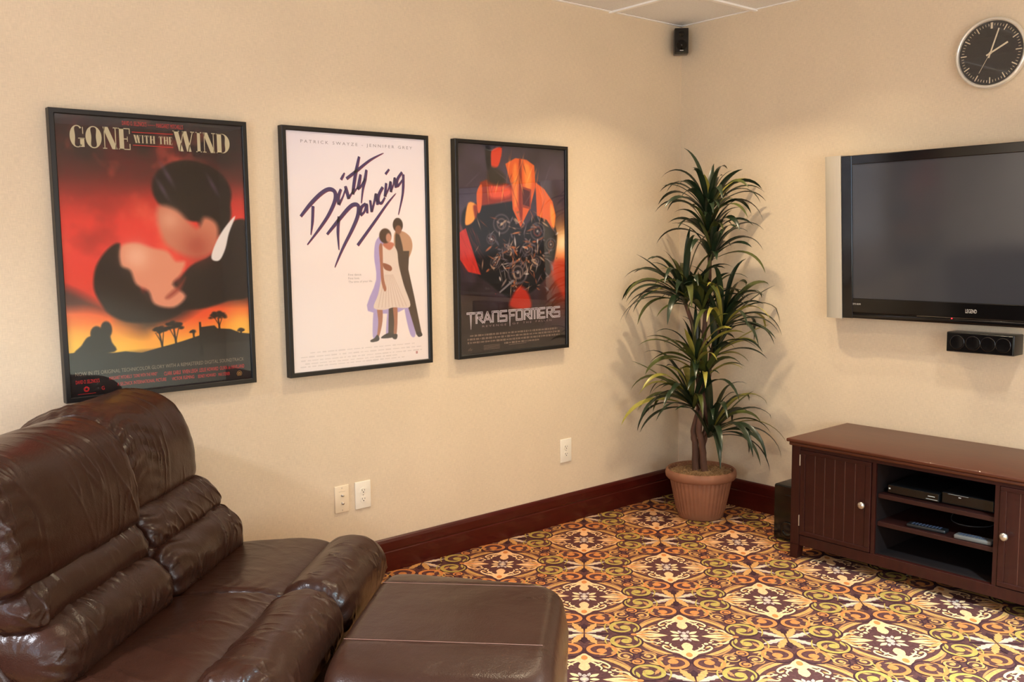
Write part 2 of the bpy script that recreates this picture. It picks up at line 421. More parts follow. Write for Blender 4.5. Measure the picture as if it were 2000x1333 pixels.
    strip([(.31, .47), (.34, .42), (.40, .40), (.44, .36)], [.01, .02, .02, .01], 'c_tan', 5); strip([(.69, .53), (.66, .58), (.60, .60), (.56, .64)], [.01, .02, .02, .01], 'c_tan', 5)
    strip([(.30, .09), (.335, .135), (.335, .19), (.30, .235), (.26, .255)], [.012, .03, .03, .022, .01], 'c_tan', 3)
    strip([(.10, .50), (.20, .465), (.31, .40), (.40, .30), (.455, .19)], [.01, .02, .024, .02, .01], 'c_tan', 2)
    strip([(.06, .55), (.10, .49), (.19, .43)], [.02, .03, .01], 'c_cream', 3); strip([(.52, .04), (.485, .10), (.43, .17)], [.02, .03, .01], 'c_cream', 3)
    leaf(.74, .20, .80, .36, .05, 'c_tan', 5, notch=1); leaf(.29, .74, .36, .88, .05, 'c_tan', 5, notch=1)
    leaf(.72, .32, .64, .42, .035, 'c_gold', 5); leaf(.28, .68, .40, .63, .035, 'c_gold', 5)
    leaf(.33, .52, .28, .68, .03, 'c_olive', 5); leaf(.68, .45, .74, .33, .03, 'c_olive', 5)
    strip([(.04, .75), (.12, .785), (.22, .80), (.30, .78)], [.006, .016, .016, .006], 'c_tan', 5); strip([(.76, .03), (.785, .11), (.79, .20), (.76, .28)], [.006, .016, .016, .006], 'c_olive', 5)
    leaf(.10, .27, .17, .33, .03, 'c_peach', 4); leaf(.245, .20, .285, .17, .025, 'c_cream', 4)
    # cross at (1,0) and (0,1)
    for (ox, oy, m_) in ((1, 0, 'uv'), (0, 1, 'uv')):
        for sx in ((-1,) if ox else (1,)):
            for sy in ((1,) if ox else (-1,)):
                leaf(ox + sx * .01, oy + sy * .01, ox + sx * .13, oy + sy * .265, .085, 'c_gold', 5, m_, 1)
                leaf(ox + sx * .02, oy + sy * .01, ox + sx * .27, oy + sy * .16, .085, 'c_grey', 4, m_, 1)
                leaf(ox + sx * .03, oy + sy * .015, ox + sx * .22, oy + sy * .12, .03, 'c_peach', 6, m_)
    poly([(1, .07), (.965, .17), (1, .24), (1.035, .17)], 'c_dark', 7, 'uv'); poly([(0, .76), (.04, .83), (0, .93), (-.04, .83)], 'c_dark', 7, 'v')
    poly([(.73, 0), (.82, .022), (.93, 0), (.82, -.022)], 'c_dark', 7, 'u')
    zs = {q: k_ for k_, q in enumerate(sorted(set(v_[2] for v_ in V)))}
    seen = set(); a = 0.381838; ky = 0.547 / 0.54
    cx0, cy0 = -1.627, -1.384; P_ = 0.54
    for i in range(-6, 4):
        for j in range(-9, 3):
            ox, oy = cx0 + P_ * i, cy0 + 0.547 * j
            if ox > 0.2 or oy > 0.2 or ox < -4.6 or oy < -5.2: continue
            if ox + oy < -6.2 : continue
            # the medallions on every lattice point; each one also draws its half of the crosses
            for idx, mi in F:
                vs = []
                for k in idx:
                    u, v, l = V[k]
                    x = ox + (u + v) / math.sqrt(2) * a; y = oy + (v - u) / math.sqrt(2) * a * ky
                    vs.append((x, y, 0.0003 + zs[l] * 0.000006 + 0.000003 * ((i + j) % 2)))
                mxx = max(p[0] for p in vs); mxy = max(p[1] for p in vs)
                if mxx > -0.004 or mxy > -0.004: continue
                key = (round(sum(p[0] for p in vs) / len(vs), 3), round(sum(p[1] for p in vs) / len(vs), 3), len(vs), round(vs[0][2], 5))
                key = (key[0], key[1], key[2], key[3])
                if key in seen: continue
                seen.add(key)
                f = bm.faces.new([bm.verts.new(p) for p in vs]); f.material_index = mi
    bmesh.ops.triangulate(bm, faces=[f for f in bm.faces if min(v.co.z for v in f.verts) > 0.0001])
    for f in bm.faces:
        f.normal_update()
        if f.normal.z < 0 and min(v.co.z for v in f.verts) > 0.0001: f.normal_flip()
    o = struct('floor', bm, [M[n] for n in names])
    return o
carpet()

# ------------------------------------------------------------------ posters
FW, FH, FD = 0.73, 1.045, 0.039
class Art:
    def __init__(s, nu=340, nv=490, seed=1):
        s.nu, s.nv = nu, nv
        s.U, s.V = np.meshgrid(np.linspace(0.015, 0.985, nu), np.linspace(0.012, 0.988, nv))
        s.X, s.Y = s.U * FW, s.V * FH
        s.C = np.zeros((nv, nu, 3)); s.rng = np.random.RandomState(seed)
    def noise(s, fx, fy, octv=4):
        out = np.zeros_like(s.U); amp = 1; tot = 0
        for o in range(octv):
            gx_, gy_ = int(fx * 2 ** o) + 2, int(fy * 2 ** o) + 2
            g = s.rng.rand(gy_ + 1, gx_ + 1)
            x = s.U * (gx_ - 1); y = s.V * (gy_ - 1); xi = x.astype(int); yi = y.astype(int)
            fx_ = x - xi; fy_ = y - yi; fx_ = fx_ * fx_ * (3 - 2 * fx_); fy_ = fy_ * fy_ * (3 - 2 * fy_)
            out += amp * ((g[yi, xi] * (1 - fx_) + g[yi, xi + 1] * fx_) * (1 - fy_) + (g[yi + 1, xi] * (1 - fx_) + g[yi + 1, xi + 1] * fx_) * fy_)
            tot += amp; amp *= 0.5
        return out / tot
    def mix(s, m, col):
        m = np.clip(m, 0, 1)[..., None]; s.C = s.C * (1 - m) + np.array(col, float) / 255.0 * m
    def grad(s, stops):
        vs = [p[0] for p in stops]; cs = np.array([p[1] for p in stops]) / 255.0
        for k in range(3): s.C[..., k] = np.interp(s.V, vs, cs[:, k])
    def sdf(s, pts):
        P = [(p[0] * FW, p[1] * FH) for p in pts]; ins = np.zeros(s.X.shape, bool); d = np.full(s.X.shape, 9.0)
        for i in range(len(P)):
            (x0, y0), (x1, y1) = P[i], P[(i + 1) % len(P)]
            dx, dy = x1 - x0, y1 - y0
            t = np.clip(((s.X - x0) * dx + (s.Y - y0) * dy) / (dx * dx + dy * dy + 1e-12), 0, 1)
            d = np.minimum(d, np.hypot(s.X - x0 - t * dx, s.Y - y0 - t * dy))
            c = (y0 > s.Y) != (y1 > s.Y)
            with np.errstate(divide='ignore', invalid='ignore'): xi = x0 + (s.Y - y0) * dx / (dy if dy != 0 else 1e-12)
            ins ^= c & (s.X < xi)
        return np.where(ins, -d, d)
    def poly(s, pts, col, soft=0.002, al=1.0, smooth=True):
        if smooth: pts = catmull(pts, 4, True)
        s.mix(al * np.clip(0.5 - s.sdf(pts) / (2 * soft), 0, 1), col)
    def ell(s, cx, cy, rx, ry, rot, col, soft=0.002, al=1.0):
        x = s.X - cx * FW; y = s.Y - cy * FH; c, n = math.cos(rot), math.sin(rot)
        a_ = (x * c + y * n) / rx; b_ = (-x * n + y * c) / ry; r = np.hypot(a_, b_)
        s.mix(al * np.clip(0.5 - (r - 1) * min(rx, ry) / (2 * soft), 0, 1), col)
    def glow(s, cx, cy, r, col, al=1.0):
        d2 = ((s.X - cx * FW) ** 2 + (s.Y - cy * FH) ** 2) / r ** 2; s.mix(al * np.exp(-d2), col)
    def build(s, parent, y=-0.028):
        me = bpy.data.meshes.new('poster_sheet'); n = s.nu * s.nv
        co = np.stack([s.X, np.full_like(s.X, y), s.Y], -1).reshape(-1, 3)
        me.vertices.add(n); me.vertices.foreach_set('co', co.astype(np.float32).ravel())
        i = np.arange(s.nu - 1)[None, :] + np.arange(s.nv - 1)[:, None] * s.nu; i = i.ravel()
        q = np.stack([i, i + 1, i + 1 + s.nu, i + s.nu], -1); nf = len(q)
        me.loops.add(nf * 4); me.loops.foreach_set('vertex_index', q.ravel().astype(np.int32))
        me.polygons.add(nf); me.polygons.foreach_set('loop_start', (np.arange(nf) * 4).astype(np.int32))
        me.update(calc_edges=True)
        a_ = me.color_attributes.new('art', 'FLOAT_COLOR', 'POINT')
        c = np.clip(s.C, 0, 1); c = np.where(c <= 0.04045, c / 12.92, ((c + 0.055) / 1.055) ** 2.4)
        c = np.concatenate([c.reshape(-1, 3), np.ones((n, 1))], 1)
        a_.data.foreach_set('color', c.astype(np.float32).ravel())
        me.materials.append(M['art'])
        o = bpy.data.objects.new('poster_sheet', me); C.objects.link(o); o.parent = parent
        return o

inkmats = {}
def ink(rgb):
    if rgb not in inkmats: inkmats[rgb] = mat('ink_%d_%d_%d' % rgb, rgb, rough=0.6, spec=0.2, var=0.02)
    return inkmats[rgb]

class Ink:
    """flat printed shapes in poster units (u 0..1 across the frame, v 0..1 up)"""
    def __init__(s, y=-0.0284): s.bm = bmesh.new(); s.y = y
    def poly(s, pts, mi=0, dy=0.0):
        P = [(p[0] * FW, s.y - dy, p[1] * FH) for p in pts]
        ar = sum(P[i][0] * P[(i + 1) % len(P)][2] - P[(i + 1) % len(P)][0] * P[i][2] for i in range(len(P)))
        if ar < 0: P = P[::-1]
        f = s.bm.faces.new([s.bm.verts.new(p) for p in P]); f.material_index = mi
    def strip(s, pts, w, mi=0, n=6, dy=0.0):
        """w in metres, list along the stroke"""
        c_ = catmull([(p[0] * FW, p[1] * FH) for p in pts], n) if n else [np.array((p[0] * FW, p[1] * FH)) for p in pts]
        m_ = len(c_); L, R_ = [], []
        w = w if isinstance(w, (list, tuple)) else [w, w]
        for i in range(m_):
            d = c_[min(i + 1, m_ - 1)] - c_[max(i - 1, 0)]; d = d / (np.hypot(*d) + 1e-9); nn = np.array((-d[1], d[0]))
            ww = np.interp(i / (m_ - 1), np.linspace(0, 1, len(w)), w)
            L.append(c_[i] + nn * ww / 2); R_.append(c_[i] - nn * ww / 2)
        for i in range(m_ - 1):
            Q = [L[i], L[i + 1], R_[i + 1], R_[i]]
            s.poly([(q[0] / FW, q[1] / FH) for q in Q], mi, dy)
    def done(s, name, mats, parent): return obj(name, s.bm, mats, parent, local=True)

def text_bm(body, w, h, spacing=1.0, align_x='LEFT'):
    """built-in font lettering as a flat mesh fitted to w x h in the xy plane, origin bottom-left"""
    cu = bpy.data.curves.new('lettering', 'FONT'); cu.body = body; cu.size = 1.0; cu.space_character = spacing; cu.resolution_u = 2
    o = bpy.data.objects.new('lettering', cu); C.objects.link(o)
    dg = bpy.context.evaluated_depsgraph_get()
    me = bpy.data.meshes.new_from_object(o.evaluated_get(dg))
    bm = bmesh.new(); bm.from_mesh(me)
    bpy.data.objects.remove(o); bpy.data.meshes.remove(me); bpy.data.curves.remove(cu)
    xs = [v.co.x for v in bm.verts]; ys = [v.co.y for v in bm.verts]
    sx = w / (max(xs) - min(xs)); sy = h / (max(ys) - min(ys)) if h else sx
    bm.transform(Matrix.Diagonal((sx, sy, 1, 1)) @ Matrix.Translation((-min(xs), -min(ys), 0)))
    return bm

TXT = Matrix(((1, 0, 0, 0), (0, 0, -1, 0), (0, 1, 0, 0), (0, 0, 0, 1)))   # xy plane -> xz plane facing -y
def poster_text(I, body, u0, u1, v0, h, mi=0, spacing=1.0):
    """h in metres"""
    bm = text_bm(body, (u1 - u0) * FW, h, spacing)
    merge(I.bm, bm, mi, Matrix.Translation((u0 * FW, I.y, v0 * FH)) @ TXT)

def poster_frame(px, pz, label, cat='framed poster'):
    t = thing('framed_poster', label, cat, (px, 0, pz), 0, None)
    fb = bmesh.new(); r = 0.019
    # mitred frame rails with an inner step
    prof = [(0.0, -0.003), (0.0, -FD + 0.002), (0.002, -FD), (r - 0.003, -FD), (r, -FD + 0.003), (r, -0.012), (r - 0.004, -0.003)]
    cor = [(0, 0, 1, 1), (FW, 0, -1, 1), (FW, FH, -1, -1), (0, FH, 1, -1)]
    rows = [[fb.verts.new((cx + sx * d, y, cz + sz * d)) for d, y in prof] for cx, cz, sx, sz in cor]
    for i in range(4):
        a_, b_ = rows[i], rows[(i + 1) % 4]
        for k in range(len(prof)):
            k2 = (k + 1) % len(prof); fb.faces.new((a_[k], b_[k], b_[k2], a_[k2]))
    bmesh.ops.recalc_face_normals(fb, faces=fb.faces[:])
    obj('frame', fb, M['black'], t, local=True)
    obj('backing_board', B(0.008, FW - 0.008, -0.027, -0.004, 0.008, FH - 0.008), M['paper'], t, local=True)
    obj('glass_pane', B(0.015, FW - 0.015, -0.0325, -0.0305, 0.015, FH - 0.015), M['glass'], t, local=True)
    return t

# ---- poster 1: red sunset artwork
t1 = poster_frame(-3.436, 0.957, 'black framed poster with red sunset artwork and cream serif title, leftmost on the wall')
A = Art(seed=3)
A.grad([(0, (30, 22, 24)), (.15, (40, 24, 20)), (.17, (250, 190, 60)), (.21, (250, 150, 50)), (.27, (240, 90, 45)), (.36, (225, 60, 45)), (.5, (235, 66, 58)), (.62, (230, 60, 52)), (.70, (190, 50, 44)), (.78, (90, 36, 36)), (.86, (36, 28, 32)), (1, (34, 28, 32))])
n1 = A.noise(3, 5, 5); n2 = A.noise(6, 8, 5)
A.mix(np.clip((n1 - .5) * 4, 0, 1) * .55 * (A.V > .25), (120, 26, 30))
A.mix(np.clip((n2 - .58) * 5, 0, 1) * .5 * (A.V > .3), (250, 110, 80))
A.poly([(0, .40), (.10, .37), (.2, .325), (.32, .27), (.45, .25), (.30, .285), (.15, .32), (0, .33)], (60, 26, 30), .02, .9)
A.poly([(.28, .25), (.40, .215), (.45, .235), (.6, .27), (.75, .32), (1, .32), (1, .42), (.6, .42), (.3, .35)], (34, 26, 30), .025, .95)
A.mix(np.clip(1 - np.abs(A.V - .35 - .04 * np.sin(A.U * 9)) * 22, 0, 1) * (A.U > .85), (50, 22, 24))
A.ell(.27, .24, .07, .03, 0, (240, 110, 60), .02, .6)
A.glow(.05, .17, .12, (255, 205, 70), .9); A.glow(.26, .17, .09, (255, 200, 70), .8); A.glow(.93, .22, .08, (255, 205, 80), .8); A.glow(.45, .18, .06, (255, 170, 60), .7)
# two generic rounded colour masses
A.ell(.69, .735, .155, .115, -.15, (16, 12, 16), .006)
A.ell(.80, .66, .07, .10, 0, (18, 14, 18), .008)
A.poly([(1, .60), (.92, .63), (.84, .57), (.77, .5), (.66, .46), (.60, .40), (.64, .345), (.56, .31), (.7, .30), (.86, .325), (1, .36)], (22, 18, 22), .006)
A.poly([(.50, .675), (.60, .665), (.70, .60), (.745, .64), (.81, .62), (.82, .57), (.78, .51), (.70, .49), (.60, .51), (.52, .56)], (206, 128, 100), .012)
A.glow(.56, .63, .04, (232, 170, 140), .7); A.glow(.70, .53, .06, (170, 70, 56), .7)
A.poly([(.92, .645), (.855, .60), (.80, .54), (.775, .487), (.818, .478), (.855, .52), (.88, .58)], (232, 224, 218), .003)
A.poly([(.30, .545), (.24, .525), (.18, .465), (.165, .39), (.20, .33), (.24, .295), (.34, .265), (.50, .265), (.60, .30), (.46, .33), (.40, .36), (.38, .44), (.31, .48)], (26, 18, 20), .006)
A.poly([(.305, .535), (.38, .548), (.46, .53), (.54, .515), (.58, .48), (.63, .475), (.605, .43), (.56, .395), (.625, .35), (.56, .31), (.46, .325), (.43, .375), (.37, .40), (.345, .45), (.30, .47)], (228, 150, 118), .008)
A.glow(.38, .50, .045, (245, 190, 160), .8)
A.poly([(.52, .35), (.58, .385), (.63, .42), (.60, .375), (.54, .345)], (150, 60, 48), .008, .8)
for (a_, b_, r_) in ((.56, .79, .012), (.53, .74, .01), (.80, .76, .01)):
    A.ell(a_, b_, .006, .03, .5, (110, 90, 120), .008, .7)
# dark hills, trees, ruin
hz = [(0, .0), (0, .171), (.08, .172), (.14, .168), (.24, .161), (.30, .163), (.38, .153), (.45, .163), (.54, .175), (.60, .184), (.69, .20), (.70, .231), (.775, .234), (.79, .222), (.865, .216), (.92, .199), (1, .19), (1, 0)]
A.poly(hz, (26, 20, 20), .0018, 1, False)
A.mix(np.clip((A.V - .02) * 8, 0, .5) * (A.V < .165) * np.clip(A.U - .2, 0, 1), (70, 62, 58))
A.poly([(.06, .165), (.09, .195), (.12, .222), (.16, .228), (.19, .245), (.22, .235), (.235, .20), (.245, .165)], (18, 12, 12), .003)
A.ell(.165, .232, .022, .028, 0, (18, 12, 12), .003); A.ell(.212, .245, .020, .030, 0, (18, 12, 12), .003)
A.poly([(.69, .25), (.70, .25), (.71, .12), (.69, .12)], (14, 10, 10), .002, 1, False)
for (cx, cy, rr, bx, by) in ((.475, .222, .042, .49, .172), (.553, .232, .046, .562, .183), (.797, .262, .042, .803, .226), (.655, .214, .014, .66, .2), (.925, .205, .018, .925, .195)):
    for k in range(26):
        an = A.rng.rand() * 2 * PI; q = A.rng.rand() ** .5
        A.ell(cx + math.cos(an) * q * rr, cy + abs(math.sin(an)) * q * rr * .55, rr * .16 * FW * 1.6, rr * .10 * FH, 0, (20, 14, 14), .003, .9)
    A.poly([(bx - .005, by - .01), (cx - .003, cy), (cx + .004, cy), (bx + .006, by - .01)], (20, 14, 14), .002, 1, False)
    for dx in (-.5, .5): A.poly([(bx - .002, by + .005), (cx + dx * rr, cy), (cx + dx * rr + .004, cy), (bx + .003, by + .005)], (20, 14, 14), .0015, 1, False)
A.build(t1)

I = Ink()
def serif_letter(I, ch, u0, u1, v0, v1, thick=.36, thin=.07):
    """a high-contrast serif capital drawn in the box u0..u1, v0..v1"""
    wu, hv = (u1 - u0), (v1 - v0)
    X = lambda x: u0 + x * wu
    Y = lambda y: v0 + y * hv
    P = lambda pts: I.poly([(X(a_), Y(b_)) for a_, b_ in pts])
    def bar(x0, x1, y0=0, y1=1): P([(x0, y0), (x1, y0), (x1, y1), (x0, y1)])
    def diag(x0, y0, x1, y1, w): P([(x0, y0), (x0 + w, y0), (x1 + w, y1), (x1, y1)])
    def bowl(cx, rx, a0, a1, wmax, wmin, ry=.5, cy=.5, ph=0):
        n = 28; prev = None
        for i in range(n + 1):
            a_ = a0 + (a1 - a0) * i / n; k = abs(math.cos(a_)); w = wmin + (wmax - wmin) * k ** 1.5
            o_ = (cx + rx * math.cos(a_), cy + ry * math.sin(a_)); q = (cx + (rx - w) * math.cos(a_), cy + (ry - .045) * math.sin(a_))
            if prev: P([prev[0], o_, q, prev[1]])
            prev = (o_, q)
    s = .045
    if ch == 'O': bowl(.5, .5, 0, 2 * PI, thick, thin)
    elif ch == 'G':
        bowl(.5, .5, PI * .28, PI * 1.72, thick, thin); bar(.68, .68 + thick * .8, 0.03, .42); bar(.56, 1.0, .40, .44); bar(.86, .92, .62, .93)
    elif ch == 'N':
        bar(.10, .16); diag(.62, 0, .02, 1, thick); bar(.84, .90); bar(0, .28, 0, s); bar(.72, 1.02, 1 - s, 1)
    elif ch == 'E':
        bar(.08, .08 + thick); bar(0, .95, 0, s); bar(0, .95, 1 - s, 1); bar(.4, .75, .48, .52); bar(.88, .95, 0, .28); bar(.88, .95, .74, 1); bar(.70, .75, .38, .62)
    elif ch == 'W':
        diag(.24, 0, .0, 1, thick * .62); diag(.26, 0, .46, 1, .04); diag(.64, 0, .42, 1, thick * .62); diag(.68, 0, .93, 1, .04); bar(-.05, .28, 1 - s, 1); bar(.84, 1.03, 1 - s, 1)
    elif ch == 'I': bar(.28, .74); bar(.08, .94, 0, s); bar(.08, .94, 1 - s, 1)
    elif ch == 'D': bar(.06, .06 + thick * .9); bar(0, .5, 0, s); bar(0, .5, 1 - s, 1); bowl(.42, .58, -PI / 2, PI / 2, thick, thin)
    elif ch == 'T': bar(.32, .66); bar(.02, .98, 1 - s * 1.4, 1); bar(.2, .78, 0, s); bar(.02, .09, .78, 1); bar(.91, .98, .78, 1)
    elif ch == 'H': bar(.06, .36); bar(.66, .94); bar(.3, .7, .48, .54); bar(0, .42, 0, s); bar(0, .42, 1 - s, 1); bar(.6, 1, 0, s); bar(.6, 1, 1 - s, 1)
for ch, a_, b_ in (('G', .093, .162), ('O', .166, .242), ('N', .246, .318), ('E', .322, .383)): serif_letter(I, ch, a_, b_, .873, .948)
for ch, a_, b_ in (('W', .602, .708), ('I', .716, .752), ('N', .756, .824), ('D', .830, .905)): serif_letter(I, ch, a_, b_, .878, .951)
for ch, a_, b_ in (('W', .398, .432), ('I', .436, .449), ('T', .452, .474), ('H', .478, .505), ('T', .524, .546), ('H', .549, .573), ('E', .576, .594)): serif_letter(I, ch, a_, b_, .899, .927, .42, .1)
tl = I.done('title_lettering', ink((196, 184, 150)), t1)
I = Ink()
I.strip([(.390, .936), (.598, .937)], .0022, n=0); I.strip([(.392, .891), (.598, .890)], .0022, n=0)
poster_text(I, "DAVID O. SELZNICK'S", .344, .465, .958, .016); poster_text(I, "MARGARET MITCHELL'S", .515, .654, .957, .016); poster_text(I, 'production of', .472, .51, .961, .006)
poster_text(I, "DAVID O. SELZNICK'S", .052, .165, .062, .014)
poster_text(I, "MARGARET MITCHELL'S  ''GONE WITH THE WIND''", .212, .455, .066, .013); poster_text(I, 'CLARK GABLE  VIVIEN LEIGH  LESLIE HOWARD  OLIVIA de HAVILLAND', .49, .935, .062, .015)
poster_text(I, 'A SELZNICK INTERNATIONAL PICTURE', .25, .50, .042, .013); poster_text(I, 'VICTOR FLEMING', .53, .65, .041, .013); poster_text(I, 'SIDNEY HOWARD', .67, .77, .040, .013); poster_text(I, 'MAX STEINER', .785, .85, .039, .013)
poster_text(I, 'G', .173, .187, .034, .014)
for k in range(5):
    an = PI / 2 + k * 2 * PI / 5; I.strip([(.101 + .012 * math.cos(an), .042 + .0085 * math.sin(an)), (.101 + .012 * math.cos(an + 2 * PI / 5), .042 + .0085 * math.sin(an + 2 * PI / 5))], .0045, n=0)
    I.strip([(.101 + .006 * math.cos(an), .042 + .004 * math.sin(an)), (.101 + .014 * math.cos(an), .042 + .010 * math.sin(an))], .003, n=0)
I.strip([(.06, .026), (.145, .026)], .0012, n=0)
I.done('red_credits_lettering', ink((205, 44, 44)), t1)
I = Ink(); poster_text(I, 'NOW IN ITS ORIGINAL TECHNICOLOR GLORY WITH A REMASTERED DIGITAL SOUNDTRACK', .053, .935, .090, .014)
I.done('tagline_lettering', ink((132, 116, 96)), t1)
I = Ink()
for r_ in (.011, .006): I.strip([(.905 + r_ * 1.3 * math.cos(q), .040 + r_ * math.sin(q)) for q in np.linspace(0, PI, 12)], .0012, n=0)
I.strip([(.89, .038), (.92, .038)], .0012, n=0); I.strip([(.893, .034), (.917, .034)], .0012, n=0); poster_text(I, 'M', .900, .910, .039, .006)
I.done('studio_logo_mark', ink((200, 150, 80)), t1)

# ---- poster 2: white poster with brush script
t2 = poster_frame(-2.5537, 0.9574, 'black framed white poster with purple brush script lettering and two standing figures')
A = Art(seed=5)
A.grad([(0, (240, 226, 222)), (.5, (242, 230, 226)), (1, (232, 224, 232))])
LAV = (176, 160, 208); TR = (74, 58, 48); SK = (170, 112, 88)
for dx, c_ in ((-.022, LAV),):
    A.poly([(.63 + dx, .55), (.70 + dx, .56), (.74 + dx, .40), (.83 + dx, .25), (.555 + dx, .25), (.62 + dx, .38), (.61 + dx, .48)], c_, .002)
    A.poly([(.60 + dx, .26), (.65 + dx, .26), (.64 + dx, .20), (.615 + dx, .14), (.585 + dx, .14)], c_, .002); A.poly([(.70 + dx, .26), (.72 + dx, .26), (.71 + dx, .14), (.68 + dx, .14)], c_, .002)
    A.poly([(.82 + dx, .26), (.86 + dx, .26), (.90 + dx, .135), (.86 + dx, .135)], c_, .002)
# taller plain figure in dark trousers
A.poly([(.74, .58), (.80, .585), (.855, .56), (.87, .52), (.85, .48), (.82, .46), (.76, .46), (.735, .50)], (188, 146, 116), .002)
A.poly([(.745, .57), (.775, .57), (.80, .50), (.79, .46), (.75, .46)], TR, .003)
A.poly([(.76, .50), (.845, .50), (.835, .42), (.875, .30), (.925, .135), (.885, .13), (.82, .27), (.79, .32), (.75, .40)], TR, .0015, 1, False)
A.poly([(.685, .28), (.745, .28), (.735, .14), (.675, .14)], TR, .0015, 1, False)
A.ell(.765, .612, .027, .032, 0, (58, 42, 34), .002); A.ell(.768, .592, .017, .020, 0, (140, 92, 70), .003)
# shorter plain figure in a pale dress
A.poly([(.60, .26), (.635, .26), (.635, .20), (.61, .14), (.595, .14), (.605, .20)], SK, .0015)
A.poly([(.715, .26), (.745, .26), (.745, .20), (.735, .14), (.715, .14), (.72, .20)], SK, .0015)
A.poly([(.64, .51), (.67, .53), (.72, .53), (.755, .50), (.765, .44), (.80, .35), (.845, .265), (.80, .252), (.72, .258), (.65, .25), (.575, .262), (.61, .32), (.635, .40)], (226, 208, 196), .0015)
for k in range(9): A.poly([(.66 + k * .007, .40), (.605 + k * .026, .26), (.610 + k * .026, .26), (.664 + k * .007, .40)], (196, 168, 152), .0015, .6, False)
A.poly([(.65, .53), (.70, .54), (.735, .53), (.70, .505)], (196, 120, 96), .003)
A.poly([(.625, .52), (.648, .53), (.65, .44), (.655, .38), (.67, .34), (.655, .33), (.635, .37), (.63, .44)], SK, .0015)
A.poly([(.65, .45), (.70, .44), (.715, .425), (.70, .415), (.66, .425)], (150, 92, 70), .002)
A.ell(.672, .566, .032, .033, 0, (74, 50, 40), .003); A.ell(.695, .558, .014, .020, 0, (196, 140, 116), .003)
for pts in ([(.595, .145), (.61, .13), (.60, .118), (.555, .115), (.545, .123), (.575, .132)], [(.64, .14), (.69, .15), (.72, .135), (.70, .127), (.625, .128)], [(.70, .14), (.74, .14), (.735, .12), (.71, .122)], [(.885, .14), (.92, .14), (.93, .125), (.90, .12)]): A.poly(pts, (56, 44, 44), .0015)
A.build(t2)
I = Ink()
W1 = [.010, .015, .016, .016, .017, .016, .014, .011, .003]
ST = [([(.184, .688), (.177, .626), (.164, .572)], [.012, .011, .002]), ([(.103, .646), (.168, .696), (.237, .738), (.290, .757), (.328, .748), (.330, .715), (.290, .66), (.23, .605), (.139, .533)], W1),
 ([(.371, .759), (.351, .725), (.354, .696)], [.010, .015, .014]), ([(.353, .695), (.381, .726), (.403, .762)], [.012, .006, .005]), ([(.399, .826), (.373, .797)], [.003, .010, .010]),
 ([(.401, .771), (.412, .745), (.421, .720)], [.013, .015, .013]), ([(.421, .723), (.448, .748), (.461, .764)], [.010, .005, .005]),
 ([(.501, .895), (.478, .837), (.462, .788), (.450, .739)], [.010, .014, .014, .013]), ([(.41, .802), (.483, .837), (.577, .883), (.673, .916)], [.012, .012, .009, .001]), ([(.45, .741), (.479, .764)], [.008, .004]),
 ([(.507, .822), (.497, .79), (.484, .761)], [.010, .014, .012]), ([(.484, .761), (.51, .775), (.537, .805)], [.011, .008, .006]), ([(.549, .842), (.537, .802), (.52, .759), (.507, .703)], [.010, .014, .009, .003]),
 ([(.352, .647), (.342, .584), (.345, .51)], [.012, .012, .003]), ([(.269, .574), (.34, .626), (.413, .678), (.455, .697), (.486, .69), (.478, .648), (.437, .592), (.377, .524), (.332, .465), (.313, .438)], [.009, .014, .016, .016, .017, .016, .014, .011, .006, .001]),
 ([(.538, .702), (.506, .685), (.497, .654)], [.010, .013, .012]), ([(.499, .652), (.526, .668), (.545, .699), (.546, .662)], [.010, .008, .010, .010]),
 ([(.569, .716), (.578, .667)], [.010, .012]), ([(.58, .67), (.600, .715), (.612, .742), (.620, .698)], [.008, .009, .012, .012]),
 ([(.661, .773), (.633, .742), (.627, .714), (.648, .705), (.675, .73)], [.012, .013, .013, .011, .006]),
 ([(.686, .79), (.675, .733)], [.010, .013]), ([(.71, .849), (.682, .827)], [.007, .010]),
 ([(.678, .736), (.705, .770), (.718, .796), (.719, .753)], [.006, .006, .010, .012]), ([(.719, .753), (.738, .785), (.749, .813), (.755, .772)], [.006, .006, .010, .012]),
 ([(.804, .839), (.775, .815), (.764, .797), (.769, .779), (.808, .808)], [.010, .012, .012, .010, .006]), ([(.812, .83), (.81, .78), (.8, .732), (.769, .656)], [.012, .012, .009, .002]),
 ([(.473, .528), (.597, .627), (.689, .702), (.755, .749)], [.012, .011, .008, .001])]
for pts, w in ST:
    I.strip([(p[0] + .0035, p[1] - .002) for p in pts], [max(x * 1.05, .002) for x in w], 1, dy=0.0)
    I.strip(pts, w, 0, dy=0.0003)
I.done('brush_lettering', [ink((58, 40, 96)), ink((128, 44, 72))], t2)
I = Ink(); poster_text(I, 'P A T R I C K   S W A Y Z E   -   J E N N I F E R   G R E Y', .12, .883, .933, .017); I.done('name_lettering', ink((140, 130, 136)), t2)
I = Ink()
poster_text(I, 'First dance.', .404, .497, .401, .010); poster_text(I, 'First love.', .404, .482, .386, .010); poster_text(I, 'The time of your life.', .404, .572, .369, .012)
I.done('tagline_lettering', ink((172, 160, 158)), t2)
I = Ink()
for (a_, b_, v_) in ((.135, .87, .094), (.075, .925, .078), (.075, .925, .063), (.10, .745, .050), (.07, .80, .038)):
    x = a_
    rr = random.Random(int(v_ * 1000))
    while x < b_:
        w = rr.uniform(.012, .05); I.strip([(x, v_), (min(x + w, b_), v_)], rr.choice([.004, .006, .0045]), n=0); x += w + rr.uniform(.006, .014)
I.done('credits_lettering', ink((222, 208, 204)), t2)
I = Ink(); I.strip([(.877, .052), (.892, .052)], .012, n=0); I.done('rating_mark', ink((196, 140, 140)), t2)

